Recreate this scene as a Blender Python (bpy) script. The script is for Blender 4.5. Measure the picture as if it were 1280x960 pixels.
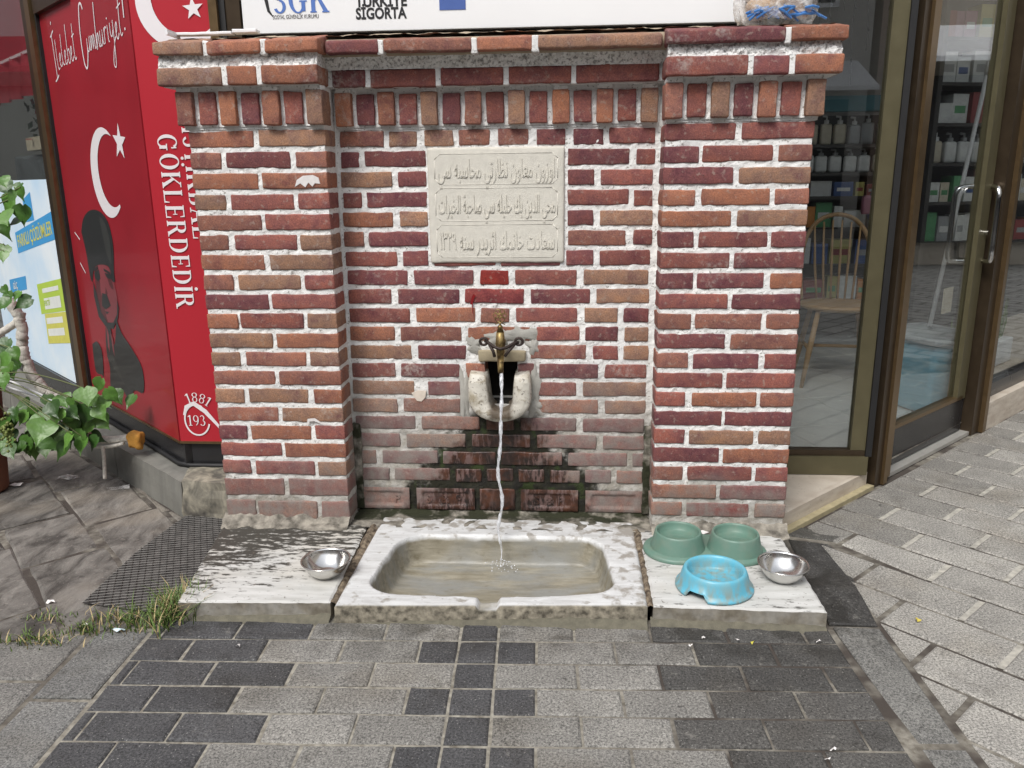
import bpy, math, random
from mathutils import Vector, Matrix, noise
random.seed(7)
S = bpy.context.scene
C = S.collection
for o in list(bpy.data.objects): bpy.data.objects.remove(o)
# ------------------------------------------------------------------ camera, light, exposure
cd = bpy.data.cameras.new('camera'); cam = bpy.data.objects.new('camera', cd); C.objects.link(cam)
cd.sensor_width = 36; cd.lens = 36*1001.1/1280; cd.clip_start = .02; cd.clip_end = 300
r_ = Vector((0.99745527, 0.07045763, -0.01089567)); u_ = Vector((-0.00678644, 0.24596136, 0.96925588)); d_ = Vector((-0.07097139, 0.96671544, -0.24581361))
m_ = Matrix((r_, u_, -d_)).transposed().to_4x4(); m_.translation = Vector((1.14686, -2.43947, 1.16022))
cam.matrix_world = m_; S.camera = cam
W = bpy.data.worlds.new('World'); S.world = W; W.use_nodes = True
SUN_EL, SUN_AZ = math.radians(52), math.radians(205)      # azimuth clockwise from +Y: behind the camera, a little to the left
nt = W.node_tree; nt.nodes.clear()
sky = nt.nodes.new('ShaderNodeTexSky'); sky.sky_type = 'NISHITA'; sky.sun_disc = False
sky.sun_elevation = SUN_EL; sky.sun_rotation = SUN_AZ; sky.air_density = 1.0; sky.dust_density = 1.0; sky.ozone_density = 1.0
hs = nt.nodes.new('ShaderNodeHueSaturation'); hs.inputs['Saturation'].default_value = .22
bg = nt.nodes.new('ShaderNodeBackground'); bg.inputs['Strength'].default_value = .15
wo = nt.nodes.new('ShaderNodeOutputWorld')
nt.links.new(sky.outputs[0], hs.inputs['Color']); nt.links.new(hs.outputs[0], bg.inputs['Color']); nt.links.new(bg.outputs[0], wo.inputs[0])
sl = bpy.data.lights.new('sun', 'SUN'); sl.energy = 1.5; sl.angle = math.radians(22); sl.color = (1, .96, .9)
sun = bpy.data.objects.new('sun', sl); C.objects.link(sun)
sd = Vector((math.sin(SUN_AZ)*math.cos(SUN_EL), math.cos(SUN_AZ)*math.cos(SUN_EL), math.sin(SUN_EL)))
sun.rotation_euler = sd.to_track_quat('Z', 'Y').to_euler(); sun.location = (0, -4, 6)
S.view_settings.view_transform = 'Standard'; S.view_settings.look = 'None'; S.view_settings.gamma = 1; S.view_settings.use_curve_mapping = False
S.view_settings.exposure = .93

# ------------------------------------------------------------------ node helper
class Mat:
    def __init__(s, name):
        s.m = bpy.data.materials.new(name); s.m.use_nodes = True; s.t = s.m.node_tree; s.t.nodes.clear()
        s.out = s.n('ShaderNodeOutputMaterial'); s.b = s.n('ShaderNodeBsdfPrincipled'); s.l(s.b.outputs[0], s.out.inputs[0])
        s._p = None
    def n(s, k): return s.t.nodes.new(k)
    def l(s, a, b): s.t.links.new(a, b)
    def put(s, sock, v):
        if hasattr(v, 'is_output'): s.l(v, sock)
        else:
            if isinstance(v, tuple) and len(v) == 3 and sock.type == 'RGBA': v = (*v, 1)
            sock.default_value = v
    def pos(s):
        if not s._p: s._p = s.n('ShaderNodeNewGeometry').outputs['Position']
        return s._p
    def obj(s): return s.n('ShaderNodeTexCoord').outputs['Object']
    def xyz(s, v=None):
        k = s.n('ShaderNodeSeparateXYZ'); s.l(v or s.pos(), k.inputs[0]); return k.outputs
    def vmul(s, v, w):
        k = s.n('ShaderNodeVectorMath'); k.operation = 'MULTIPLY'; s.l(v, k.inputs[0]); k.inputs[1].default_value = w; return k.outputs[0]
    def vadd(s, v, w):
        k = s.n('ShaderNodeVectorMath'); k.operation = 'ADD'; s.l(v, k.inputs[0]); s.put(k.inputs[1], w); return k.outputs[0]
    def noise(s, sc, det=4, v=None, rough=.55, dist=0):
        k = s.n('ShaderNodeTexNoise'); k.inputs['Scale'].default_value = sc; k.inputs['Detail'].default_value = det
        k.inputs['Roughness'].default_value = rough; k.inputs['Distortion'].default_value = dist; s.l(v or s.pos(), k.inputs['Vector']); return k.outputs[0]
    def voro(s, sc, v=None, feat='F1', out=0):
        k = s.n('ShaderNodeTexVoronoi'); k.feature = feat; k.inputs['Scale'].default_value = sc; s.l(v or s.pos(), k.inputs['Vector']); return k.outputs[out]
    def mr(s, v, a, b, c=0., d=1., smooth=False):
        k = s.n('ShaderNodeMapRange'); k.clamp = True
        if smooth: k.interpolation_type = 'SMOOTHSTEP'
        s.put(k.inputs[0], v)
        for i, q in enumerate((a, b, c, d)): k.inputs[i+1].default_value = q
        return k.outputs[0]
    def ma(s, op, a, b=0., c=0.):
        k = s.n('ShaderNodeMath'); k.operation = op; s.put(k.inputs[0], a); s.put(k.inputs[1], b); s.put(k.inputs[2], c); return k.outputs[0]
    def mix(s, f, a, b, mode='MIX'):
        k = s.n('ShaderNodeMix'); k.data_type = 'RGBA'; k.blend_type = mode; k.clamp_factor = True
        s.put(k.inputs[0], f); s.put(k.inputs[6], a); s.put(k.inputs[7], b); return k.outputs[2]
    def ocol(s): return s.n('ShaderNodeObjectInfo').outputs['Color']
    def rnd(s): return s.n('ShaderNodeObjectInfo').outputs['Random']
    def bump(s, h, st=.3, d=.002):
        k = s.n('ShaderNodeBump'); k.inputs['Strength'].default_value = st; k.inputs['Distance'].default_value = d; s.l(h, k.inputs['Height']); s.l(k.outputs[0], s.b.inputs['Normal'])
    def fin(s, col=None, rough=None, metal=None, spec=None, **kw):
        if col is not None: s.put(s.b.inputs['Base Color'], col)
        if rough is not None: s.put(s.b.inputs['Roughness'], rough)
        if metal is not None: s.put(s.b.inputs['Metallic'], metal)
        if spec is not None: s.put(s.b.inputs['Specular IOR Level'], spec)
        for k, v in kw.items(): s.put(s.b.inputs[k.replace('_', ' ')], v)
        return s.m

def simple(name, col, rough=.5, metal=0., var=.15, sc=20, bump=0., **kw):
    m = Mat(name); n = m.noise(sc, 5); c = m.mix(1, col, m.mix(n, (1-var,)*3, (1+var,)*3), 'MULTIPLY')
    if bump: m.bump(m.noise(sc*6, 3), bump)
    return m.fin(c, m.mr(n, .2, .8, max(.02, rough*.85), min(1, rough*1.15)), metal, **kw)

# water splash / damp region on the recessed wall, as a mask in the wall's own space
def wet_mask(m, grow=0.):
    x, y, z = m.xyz(); nz = m.noise(14, 4); n2 = m.noise(45, 3)
    half = m.mr(z, .06, .46, .33+grow*1.6, .055+grow)
    dx = m.ma('ABSOLUTE', m.ma('SUBTRACT', x, .925))
    k = m.ma('SUBTRACT', half, dx)
    k = m.ma('ADD', k, m.ma('MULTIPLY', m.ma('SUBTRACT', nz, .5), .34))
    k = m.ma('ADD', k, m.ma('MULTIPLY', m.ma('SUBTRACT', n2, .5), .10))
    k = m.mr(k, -.03, .06, 0, 1, True)
    top = m.mr(m.ma('ADD', z, m.ma('MULTIPLY', m.ma('SUBTRACT', nz, .5), .16)), .44, .38)
    rec = m.mr(y, .07, .10)
    return m.ma('MULTIPLY', m.ma('MULTIPLY', k, top), rec)
def film_mask(m):
    x, y, z = m.xyz(); nz = m.noise(6, 4)
    zz = m.ma('ADD', z, m.ma('MULTIPLY', m.ma('SUBTRACT', nz, .5), .35))
    rec = m.ma('MULTIPLY', m.mr(y, .02, .06), m.mr(zz, .62, .30))
    base = m.mr(zz, .27, .13)
    return m.ma('MAXIMUM', rec, base)

# brick: own colour per object, fired blotches, lime bloom, damp foot
m = Mat('fired_brick'); oc = m.ocol()
off = m.vadd(m.pos(), m.vmul(m.n('ShaderNodeObjectInfo').outputs['Location'], (3.1, 1.7, 5.3)))
n1 = m.noise(17, 6, off, .68); n2 = m.noise(60, 4); n3 = m.noise(260, 3, None, .75)
c = m.mix(m.mr(n1, .45, .66), oc, m.mix(1, oc, (1.35, 1.25, 1.05), 'MULTIPLY'))
c = m.mix(m.mr(n1, .46, .30), c, m.mix(1, oc, (.68, .55, .70), 'MULTIPLY'))
c = m.mix(1, c, m.mix(m.mr(n3, .3, .7), (.62, .62, .64), (1.38, 1.36, 1.33)), 'MULTIPLY')
c = m.mix(m.mr(n2, .58, .70, 0, .5), c, (.38, .31, .26)); sm = m.mr(m.noise(6, 5, None, .7), .58, .70, 0, .55); c = m.mix(m.ma('MULTIPLY', sm, m.mr(m.noise(90, 3), .4, .6)), c, (.50, .46, .42))
c = m.mix(m.mr(m.noise(150, 2), .68, .74, 0, .65), c, (.05, .03, .025))
fm = film_mask(m); ff = m.ma('MULTIPLY', fm, m.mr(m.noise(26, 5), .32, .62, .35, .95))
c = m.mix(ff, c, m.mix(n3, (.15, .12, .11), (.31, .275, .25)))
wm = wet_mask(m); x_, y_, z_ = m.xyz()
mpd = m.n('ShaderNodeMapping'); mpd.inputs['Rotation'].default_value = (0, math.radians(35), 0); mpd.inputs['Scale'].default_value = (1, 1, .22); m.l(m.pos(), mpd.inputs[0])
lime = m.mr(m.noise(75, 4, mpd.outputs[0], .7), .50, .58)
c = m.mix(m.ma('MULTIPLY', wm, .92), c, m.mix(m.ma('MULTIPLY', lime, m.mr(m.ma('ABSOLUTE', m.ma('SUBTRACT', x_, .925)), .0, .11)), m.mix(m.mr(n1, .42, .66), (.013, .008, .007), (.085, .027, .011)), (.15, .095, .088)))
m.bump(m.ma('ADD', m.ma('MULTIPLY', n2, .9), m.ma('MULTIPLY', n3, .7)), .7, .0022)
MB_BRICK = m.fin(c, m.mr(wm, .2, .8, .88, .28), 0., .35)

m = Mat('lime_mortar'); n2 = m.noise(38, 5); n3 = m.noise(330, 2); nb = m.noise(5, 4)
c = m.mix(m.mr(nb, .35, .7), (.84, .83, .81), (.76, .765, .76))
c = m.mix(m.mr(n2, .60, .74, 0, .5), c, (.45, .43, .40))
c = m.mix(m.mr(m.noise(120, 3), .60, .68, 0, .7), c, (.22, .20, .17))
c = m.mix(1, c, m.mix(n3, (.85,)*3, (1.1,)*3), 'MULTIPLY')
x, y, z = m.xyz()
cr = m.ma('MULTIPLY', m.mr(z, 1.482, 1.492), m.mr(z, 1.53, 1.52))
c = m.mix(m.ma('MULTIPLY', cr, m.mr(m.noise(110, 4), .50, .64, 0, .7)), c, (.12, .115, .11))
ff = m.ma('MULTIPLY', film_mask(m), m.mr(m.noise(20, 5), .3, .6, .45, .95))
c = m.mix(ff, c, m.mix(n3, (.22, .20, .165), (.40, .375, .33)))
wm = wet_mask(m, .06); moss = m.mr(m.noise(30, 4), .40, .58)
c = m.mix(m.ma('MULTIPLY', wm, .97), c, m.mix(m.mr(m.noise(17, 3), .56, .64), m.mix(moss, (.007, .0065, .005), (.016, .016, .008)), (.022, .036, .007)))
m.bump(m.ma('ADD', m.ma('MULTIPLY', n2, 1.2), m.ma('MULTIPLY', n3, .5)), .8, .003)
MORTAR = m.fin(c, .9, 0., .25)

m = Mat('rough_cement'); n = m.noise(30, 6); n3 = m.noise(260, 2)
c = m.mix(m.mr(n, .35, .65), (.10, .09, .075), (.36, .33, .28)); xx, yy, zz_ = m.xyz(); c = m.mix(m.ma('MULTIPLY', m.mr(yy, .01, .06), m.mr(m.noise(14, 4), .36, .52)), c, (.022, .024, .010))
m.bump(m.ma('ADD', n, m.ma('MULTIPLY', n3, .4)), .9, .006); CEMENT = m.fin(c, .95)

# weathered white marble: streaks and dark mould, heavier near the wall and to the left
def marble(name, mould, edge=(.075, .065, .05)):
    m = Mat(name); x, y, z = m.xyz()
    st = m.noise(7, 6, m.vmul(m.pos(), (1, 6, 2)), .6); n3 = m.noise(300, 2)
    c = m.mix(m.mr(st, .35, .7), (.60, .60, .585), (.42, .42, .40))
    c = m.mix(m.mr(m.noise(3.5, 4), .5, .75, 0, .45), c, (.52, .47, .38))
    mn = m.noise(26, 6, m.vmul(m.pos(), (.8, 2.6, 1)), .68)
    if mould:
        ym = m.mr(y, -.50, -.05, -.04, .19); xm = m.mr(x, .0, .45, .06, -.07)
        k = m.ma('ADD', m.ma('ADD', mn, ym), xm)
        k = m.mr(k, .545, .62)
    else:
        k = m.ma('ADD', mn, m.mr(m.noise(4, 3), .3, .7, -.06, .06)); k = m.ma('ADD', k, m.mr(y, -.5, -.02, -.02, .08)); k = m.mr(k, .60, .68, 0, .85)
    c = m.mix(k, c, m.mix(n3, (.028, .026, .023), (.085, .08, .068)))
    sp = m.mr(m.noise(70, 3), .66, .72, 0, .8); c = m.mix(sp, c, (.12, .10, .08))
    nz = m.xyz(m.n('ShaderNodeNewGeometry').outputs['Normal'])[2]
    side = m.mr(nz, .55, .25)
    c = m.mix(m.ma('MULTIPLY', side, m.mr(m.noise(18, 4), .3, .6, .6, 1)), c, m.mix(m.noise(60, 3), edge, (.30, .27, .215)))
    m.bump(m.ma('ADD', mn, m.ma('MULTIPLY', n3, .3)), .35, .002)
    return m.fin(c, .62, 0., .4)
MARBLE_L = marble('weathered_marble_stained', True); MARBLE_R = marble('weathered_marble', False)
# basin stone: rim white, hollow stained by water, depth shade mixed into its colour
m = Mat('basin_marble'); x, y, z = m.xyz(); n3 = m.noise(300, 2)
st = m.noise(10, 6, m.vmul(m.pos(), (1, 5, 5)), .6, .4)
rim = m.mix(m.mr(st, .35, .7), (.66, .67, .675), (.48, .48, .475))
mk = m.mr(m.noise(42, 5, m.vmul(m.pos(), (1, 1.8, 1)), .65), .64, .70, 0, .9); rim = m.mix(mk, rim, (.13, .12, .11))
ag = m.ma('ADD', m.noise(24, 5), m.mr(x, 1.22, 1.36, 0, .13)); ag = m.ma('ADD', ag, m.mr(y, -.10, .02, 0, .12)); rim = m.mix(m.mr(ag, .6, .7, 0, .8), rim, (.26, .235, .20))
hol = m.mix(m.mr(st, .32, .68), (.165, .145, .10), (.34, .315, .25)); hol = m.mix(m.mr(m.noise(5, 4, m.vmul(m.pos(), (1, 3, 1))), .42, .62, 0, .8), hol, (.245, .25, .24)); hol = m.mix(m.mr(m.noise(28, 5, m.vmul(m.pos(), (1, 3, 1)), .7), .56, .68, 0, .5), hol, (.16, .14, .10))
hm = m.mr(m.ma('ADD', z, m.ma('MULTIPLY', m.ma('SUBTRACT', m.noise(20, 4), .5), .02)), .042, .030)
fr = m.mr(m.ma('SUBTRACT', y, m.ma('MULTIPLY', m.ma('SUBTRACT', x, .93), .05)), -.494, -.500)
c = m.mix(hm, rim, hol); c = m.mix(fr, c, m.mix(m.mr(m.noise(55, 4), .3, .7), (.055, .048, .036), (.30, .27, .21)))
c = m.mix(1, c, m.mix(n3, (.9,)*3, (1.08,)*3), 'MULTIPLY'); m.bump(m.ma('ADD', st, n3), .25, .0015)
BASIN = m.fin(c, m.ma('ADD', m.mr(hm, 0, 1, .5, .42), m.mr(fr, 0, 1, 0, .5)), 0., .5)

# pavers: grey aggregate, own tone per object, damp patches
m = Mat('concrete_paver'); oc = m.ocol(); n3 = m.noise(175, 3, None, .9); n2 = m.noise(9, 5); sp = m.noise(210, 1)
c = m.mix(1, oc, m.mix(m.mr(n3, .34, .66), (.30,)*3, (1.72, 1.71, 1.68)), 'MULTIPLY')
c = m.mix(m.mr(n2, .35, .7), m.mix(1, c, (.80, .80, .81), 'MULTIPLY'), c)
c = m.mix(m.mr(sp, .69, .73, 0, .35), c, (.58, .57, .54)); c = m.mix(m.mr(sp, .35, .30, 0, .6), c, (.04, .04, .04))
c = m.mix(m.mr(m.noise(26, 3), .69, .73, 0, .75), c, (.045, .042, .04))
x, y, z = m.xyz(); w = m.ma('MULTIPLY', m.mr(m.ma('ADD', y, m.ma('MULTIPLY', m.noise(8, 4), .25)), -.62, -.42), m.ma('MULTIPLY', m.mr(m.noise(12, 4), .42, .58), m.mr(x, 2.02, 1.92)))
c = m.mix(m.ma('MULTIPLY', w, .55), c, m.mix(1, c, (.30, .29, .27), 'MULTIPLY'))
c = m.mix(m.mr(m.noise(3.2, 3), .52, .70, 0, .5), c, m.mix(1, c, (.70, .64, .56), 'MULTIPLY')); c = m.mix(m.mr(m.noise(7.5, 5, None, .7), .56, .66, 0, .45), c, m.mix(1, c, (.45, .43, .40), 'MULTIPLY')); c = m.mix(m.mr(m.noise(18, 4, None, .7), .62, .72, 0, .3), c, (.42, .40, .36))
m.bump(m.ma('ADD', n3, m.ma('MULTIPLY', n2, .5)), .55, .002); PAVER = m.fin(c, m.mr(w, 0, 1, .88, .45), 0., .35)

m = Mat('joint_sand'); n = m.noise(60, 4); x, y, z = m.xyz()
c = m.mix(m.mr(n, .3, .7), (.14, .125, .10), (.36, .34, .29)); dk = m.ma('ADD', m.ma('MULTIPLY', m.mr(m.ma('ADD', x, m.ma('MULTIPLY', m.noise(2.5, 2), .8)), 1.5, 1.8), 1.), m.mr(x, .1, -.2)); c = m.mix(m.ma('MULTIPLY', dk, m.mr(m.noise(7, 3), .35, .55, .15, 1)), c, (.055, .045, .038))
m.bump(n, .8, .004); SAND = m.fin(c, .95)
# street beyond the built pavers
m = Mat('street_paving'); k = m.n('ShaderNodeTexBrick'); k.inputs['Scale'].default_value = 1; k.inputs['Brick Width'].default_value = .3; k.inputs['Row Height'].default_value = .16; k.inputs['Mortar Size'].default_value = .012
k.inputs['Color1'].default_value = (.27, .27, .26, 1); k.inputs['Color2'].default_value = (.2, .2, .195, 1); k.inputs['Mortar'].default_value = (.06, .055, .05, 1)
mp = m.n('ShaderNodeMapping'); mp.inputs['Rotation'].default_value = (0, 0, math.radians(45)); m.l(m.pos(), mp.inputs[0]); m.l(mp.outputs[0], k.inputs['Vector'])
c = m.mix(1, k.outputs[0], m.mix(m.noise(120, 3), (.6,)*3, (1.4,)*3), 'MULTIPLY'); STREET = m.fin(c, .8)
# old natural slabs on the left
m = Mat('old_street_stone'); oc = m.ocol(); st = m.noise(6, 7, m.vmul(m.pos(), (2.2, 1, 1)), .65, .6); n2 = m.noise(90, 3)
c = m.mix(m.mr(st, .38, .62), (.060, .054, .049), (.20, .187, .17)); c = m.mix(m.mr(n2, .6, .72, 0, .5), c, (.30, .27, .24)); c = m.mix(1, c, oc, 'MULTIPLY')
c = m.mix(m.mr(m.noise(2.2, 3), .52, .7, 0, .6), c, (.30, .26, .21)); m.bump(m.ma('ADD', st, m.ma('MULTIPLY', n2, .2)), .9, .012); OLDSTONE = m.fin(c, .7, 0., .4)
m = Mat('ledge_stone'); st = m.noise(16, 6, m.vmul(m.pos(), (1, 1, .6)), .6, .8); c = m.mix(m.mr(st, .35, .65), (.10, .095, .08), (.38, .345, .27)); c = m.mix(m.mr(m.noise(6, 4), .52, .62, 0, .85), c, (.045, .042, .04)); m.bump(st, .8, .006); LEDGE = m.fin(c, .75)
m = Mat('grey_kerb'); st = m.noise(5, 5, m.vmul(m.pos(), (4, 4, 1))); c = m.mix(st, (.10, .098, .09), (.24, .235, .21)); m.bump(m.noise(60, 3), .4, .003); KERB = m.fin(c, .8)
m = Mat('travertine'); st = m.noise(9, 5, m.vmul(m.pos(), (1, 1, 5))); c = m.mix(m.mr(st, .3, .7), (.62, .56, .48), (.44, .37, .30)); c = m.mix(m.mr(m.noise(80, 3), .64, .7, 0, .6), c, (.22, .17, .12)); TRAV = m.fin(c, .45)

BRONZE = simple('bronze_aluminium', (.20, .135, .07), .33, .75, .25, 30)
DARKBR = simple('dark_bronze', (.07, .05, .032), .35, .6, .3, 20)
OLIVE = simple('olive_bronze', (.13, .115, .065), .4, .4, .2, 20)
BLACK = simple('black_panel', (.022, .022, .024), .25, 0, .3, 12)
GASKET = simple('black_gasket', (.012, .012, .013), .6)
CHROME = simple('polished_steel', (.62, .62, .62), .12, 1, .05, 10)
STEEL = simple('bowl_steel', (.66, .65, .63), .20, 1, .12, 25)
m = Mat('aged_brass'); n = m.noise(60, 4); c = m.mix(m.mr(n, .35, .65), (.10, .065, .03), (.42, .31, .13)); BRASS = m.fin(c, m.mr(n, .3, .7, .6, .38), .8)
IRON = simple('rusty_iron', (.045, .032, .028), .55, .5, .4, 90, .3)
def gloss(name, col, rough=.06, var=.06):
    return simple(name, col, .35, 0, var, 2.5, 0, Coat_Weight=.30, Coat_Roughness=rough, Specular_IOR_Level=.25)
RED1 = gloss('red_print_behind_glass', (.30, .016, .026), .05, .3); RED2 = gloss('red_print', (.43, .022, .035), .35)
WPRINT = gloss('white_print', (.80, .76, .78), .05, .04); KPRINT = gloss('dark_print', (.028, .030, .030), .05); FPRINT = gloss('dull_red_print', (.26, .055, .065), .05)
SIGNW = simple('white_sign_board', (.80, .81, .83), .35, 0, .03, 3); BLUEP = simple('blue_print', (.03, .12, .36), .5); BLUE2 = simple('mid_blue_print', (.08, .17, .48), .5); BLACKP = simple('black_print', (.012, .012, .014), .5)
def glassm(name, tint, ior, rough=0.0):
    m = Mat(name); ge = m.n('ShaderNodeNewGeometry'); dp = m.n('ShaderNodeVectorMath'); dp.operation = 'DOT_PRODUCT'; m.l(ge.outputs['Incoming'], dp.inputs[0]); m.l(ge.outputs['Normal'], dp.inputs[1])
    f0 = ((ior-1)/(ior+1))**2; f = m.ma('ADD', f0, m.ma('MULTIPLY', 1-f0, m.ma('POWER', m.ma('SUBTRACT', 1., m.ma('ABSOLUTE', dp.outputs['Value'])), 5.)))
    tr = m.n('ShaderNodeBsdfTransparent'); tr.inputs[0].default_value = (*tint, 1); gl = m.n('ShaderNodeBsdfGlossy'); gl.inputs['Roughness'].default_value = rough
    mx = m.n('ShaderNodeMixShader'); m.l(f, mx.inputs[0]); m.l(tr.outputs[0], mx.inputs[1]); m.l(gl.outputs[0], mx.inputs[2]); m.l(mx.outputs[0], m.out.inputs[0]); m.t.nodes.remove(m.b); return m.m
GLASS = glassm('window_glass', (.93, .945, .94), 2.0)
CALM = glassm('calm_water', (.95, .97, .96), 1.33)
CLEARBAG = None
m = Mat('falling_water'); tr = m.n('ShaderNodeBsdfTransparent'); mx = m.n('ShaderNodeMixShader'); k = m.mr(m.noise(120, 3, m.vmul(m.pos(), (1, 1, .3))), .38, .62, .22, .85)
m.fin((.78, .80, .84), .06, 0., .8); m.l(k, mx.inputs[0]); m.l(tr.outputs[0], mx.inputs[1]); m.l(m.b.outputs[0], mx.inputs[2]); m.l(mx.outputs[0], m.out.inputs[0]); WATER = m.m
m = Mat('thin_plastic_film'); tr = m.n('ShaderNodeBsdfTransparent'); mx = m.n('ShaderNodeMixShader'); k = m.mr(m.noise(22, 5, None, .6, 1.), .42, .68, .22, .85)
m.bump(m.noise(40, 5, None, .6, 1.5), 1., .008); m.fin((.80, .78, .76), .22, 0., .6); m.l(k, mx.inputs[0]); m.l(tr.outputs[0], mx.inputs[1]); m.l(m.b.outputs[0], mx.inputs[2]); m.l(mx.outputs[0], m.out.inputs[0]); FILM = m.m
m = Mat('shrub_leaf'); oc = m.ocol(); n = m.noise(40, 4); c = m.mix(1, oc, m.mix(n, (.65,)*3, (1.4,)*3), 'MULTIPLY'); m.bump(m.voro(90), .3, .002); LEAF = m.fin(c, .42, 0., .5, Subsurface_Weight=0.)
GRASS = simple('grass_blade', (.10, .16, .035), .6, 0, .5, 60); DRY = simple('dry_grass', (.42, .33, .17), .7, 0, .4, 60)
m = Mat('plastic_green'); n = m.noise(30, 5); c = m.mix(m.mr(n, .45, .7, 0, .5), (.125, .225, .18), (.20, .25, .205)); c = m.mix(m.mr(m.noise(9, 4), .55, .7, 0, .55), c, (.17, .19, .13)); GREENP = m.fin(c, .45)
m = Mat('plastic_blue'); n = m.noise(45, 5, m.vmul(m.pos(), (1, 1, .4))); x, y, z = m.xyz(); c = m.mix(m.mr(n, .45, .68, 0, .55), (.115, .42, .56), (.24, .42, .45)); c = m.mix(m.ma('MULTIPLY', m.mr(z, .105, .07), m.mr(n, .4, .6)), c, (.22, .30, .29)); BLUEPL = m.fin(c, .4)
WOOD = simple('beech_wood', (.40, .25, .12), .45, 0, .3, 14); ROPE = simple('white_rope', (.62, .59, .53), .9, 0, .55, 90, 1.); FOAM = simple('orange_foam', (.55, .27, .05), .85, 0, .6, 40, 1.)
TERRA = simple('terracotta', (.24, .10, .06), .8, 0, .2); STEM = simple('stem_green', (.12, .14, .05), .6)
PLASTER = simple('shop_plaster', (.50, .49, .46), .85, 0, .1, 4); DARKWALL = simple('dark_interior', (.36, .355, .345), .8); CEIL = simple('ceiling_white', (.7, .7, .68), .9)
TILE = simple('floor_tile', (.60, .61, .60), .25, 0, .1, 6)
PSTONE = simple('carved_plaque_stone', (.64, .615, .55), .85, 0, .16, 45, .6)
m = Mat('spout_marble'); n = m.noise(40, 6, None, .7); x, y, z = m.xyz(); c = m.mix(m.mr(n, .50, .62, 0, .85), (.66, .63, .56), (.33, .28, .20)); c = m.mix(m.mr(m.noise(95, 3), .60, .68, 0, .8), c, (.10, .08, .06)); c = m.mix(m.mr(m.noise(12, 4), .52, .64, 0, .6), c, (.42, .37, .27)); ch = m.ma('MULTIPLY', m.mr(m.ma('ABSOLUTE', m.ma('SUBTRACT', x, .925)), .045, .028), m.mr(z, .395, .41)); c = m.mix(m.ma('MULTIPLY', ch, .9), c, (.07, .045, .025)); m.bump(n, .9, .006); SPOUT = m.fin(c, .55)
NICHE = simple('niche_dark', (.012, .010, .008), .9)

# ------------------------------------------------------------------ mesh helpers
class MB:
    def __init__(s): s.v = []; s.f = []
    def add(s, vs, fs):
        b = len(s.v); s.v += [tuple(v) for v in vs]; s.f += [tuple(b+i for i in f) for f in fs]
    def box(s, x0, x1, y0, y1, z0, z1, fn=None):
        vs = [(x, y, z) for x in (x0, x1) for y in (y0, y1) for z in (z0, z1)]
        if fn: vs = [fn(*v) for v in vs]
        s.add(vs, [(0, 1, 3, 2), (4, 6, 7, 5), (0, 4, 5, 1), (2, 3, 7, 6), (0, 2, 6, 4), (1, 5, 7, 3)]); return s
    def rbox(s, x0, x1, y0, y1, z0, z1, r=.004, j=0., fn=None, step=.03):
        vs, fs = lattice(x0, x1, y0, y1, z0, z1, r, j, step)
        if fn: vs = [fn(*v) for v in vs]
        s.add(vs, fs); return s
    def poly(s, pts, fn, w=0.):
        s.add([fn(p[0], p[1], w) for p in pts], [tuple(range(len(pts)))]); return s
    def tube(s, path, r, seg=8, cap=True):
        path = [Vector(p) for p in path]; n = len(path); rs = r if isinstance(r, (list, tuple)) else [r]*n
        vs = []; up = Vector((0, 0, 1)); prev = None
        for i, p in enumerate(path):
            t = (path[min(i+1, n-1)]-path[max(i-1, 0)]).normalized()
            if prev is None:
                a = up if abs(t.dot(up)) < .9 else Vector((1, 0, 0)); e1 = (a-t*a.dot(t)).normalized()
            else: e1 = (prev-t*prev.dot(t)).normalized()
            prev = e1; e2 = t.cross(e1)
            for k in range(seg):
                an = 2*math.pi*k/seg; vs.append(p+(e1*math.cos(an)+e2*math.sin(an))*rs[i])
        fs = [(i*seg+k, i*seg+(k+1) % seg, (i+1)*seg+(k+1) % seg, (i+1)*seg+k) for i in range(n-1) for k in range(seg)]
        if cap: fs += [tuple(range(seg))[::-1], tuple((n-1)*seg+k for k in range(seg))]
        s.add(vs, fs); return s
    def lathe(s, prof, c=(0, 0, 0), seg=48, sx=1., sy=1., closed=False, wob=0.):
        vs = []; n = len(prof)
        for i, (r, z) in enumerate(prof):
            for k in range(seg):
                a = 2*math.pi*k/seg; q = r*(1+wob*noise.noise(Vector((math.cos(a)*2, math.sin(a)*2, z*9))))
                vs.append((c[0]+q*math.cos(a)*sx, c[1]+q*math.sin(a)*sy, c[2]+z))
        fs = [(i*seg+k, i*seg+(k+1) % seg, (i+1)*seg+(k+1) % seg, (i+1)*seg+k) for i in range(n-1) for k in range(seg)]
        fs += [tuple(range(seg))[::-1], tuple((n-1)*seg+k for k in range(seg))]
        s.add(vs, fs); return s
    def build(s, name, mat, parent=None, smooth=False, origin=None):
        me = bpy.data.meshes.new(name)
        if origin is None and s.v:
            xs, ys, zs = zip(*s.v); origin = ((min(xs)+max(xs))/2, (min(ys)+max(ys))/2, min(zs))
        o0 = Vector(origin)
        me.from_pydata([tuple(Vector(v)-o0) for v in s.v], [], s.f); me.validate()
        if mat: me.materials.append(mat)
        if smooth: me.shade_smooth()
        return link(name, me, parent, o0)
def link(name, me, parent, loc, fix=True):
    ob = bpy.data.objects.new(name, me); C.objects.link(ob)
    if parent is not None:
        ob.parent = parent; ob.location = Vector(loc)-WORLD[parent.name]
    else: ob.location = loc
    WORLD[ob.name] = Vector(loc); return ob
WORLD = {}
def thing(name, label, cat, loc, group=None):
    ob = bpy.data.objects.new(name, None); ob.empty_display_size = .05; C.objects.link(ob); ob.location = loc; WORLD[ob.name] = Vector(loc)
    return tag(ob, label, cat, group)
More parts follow.
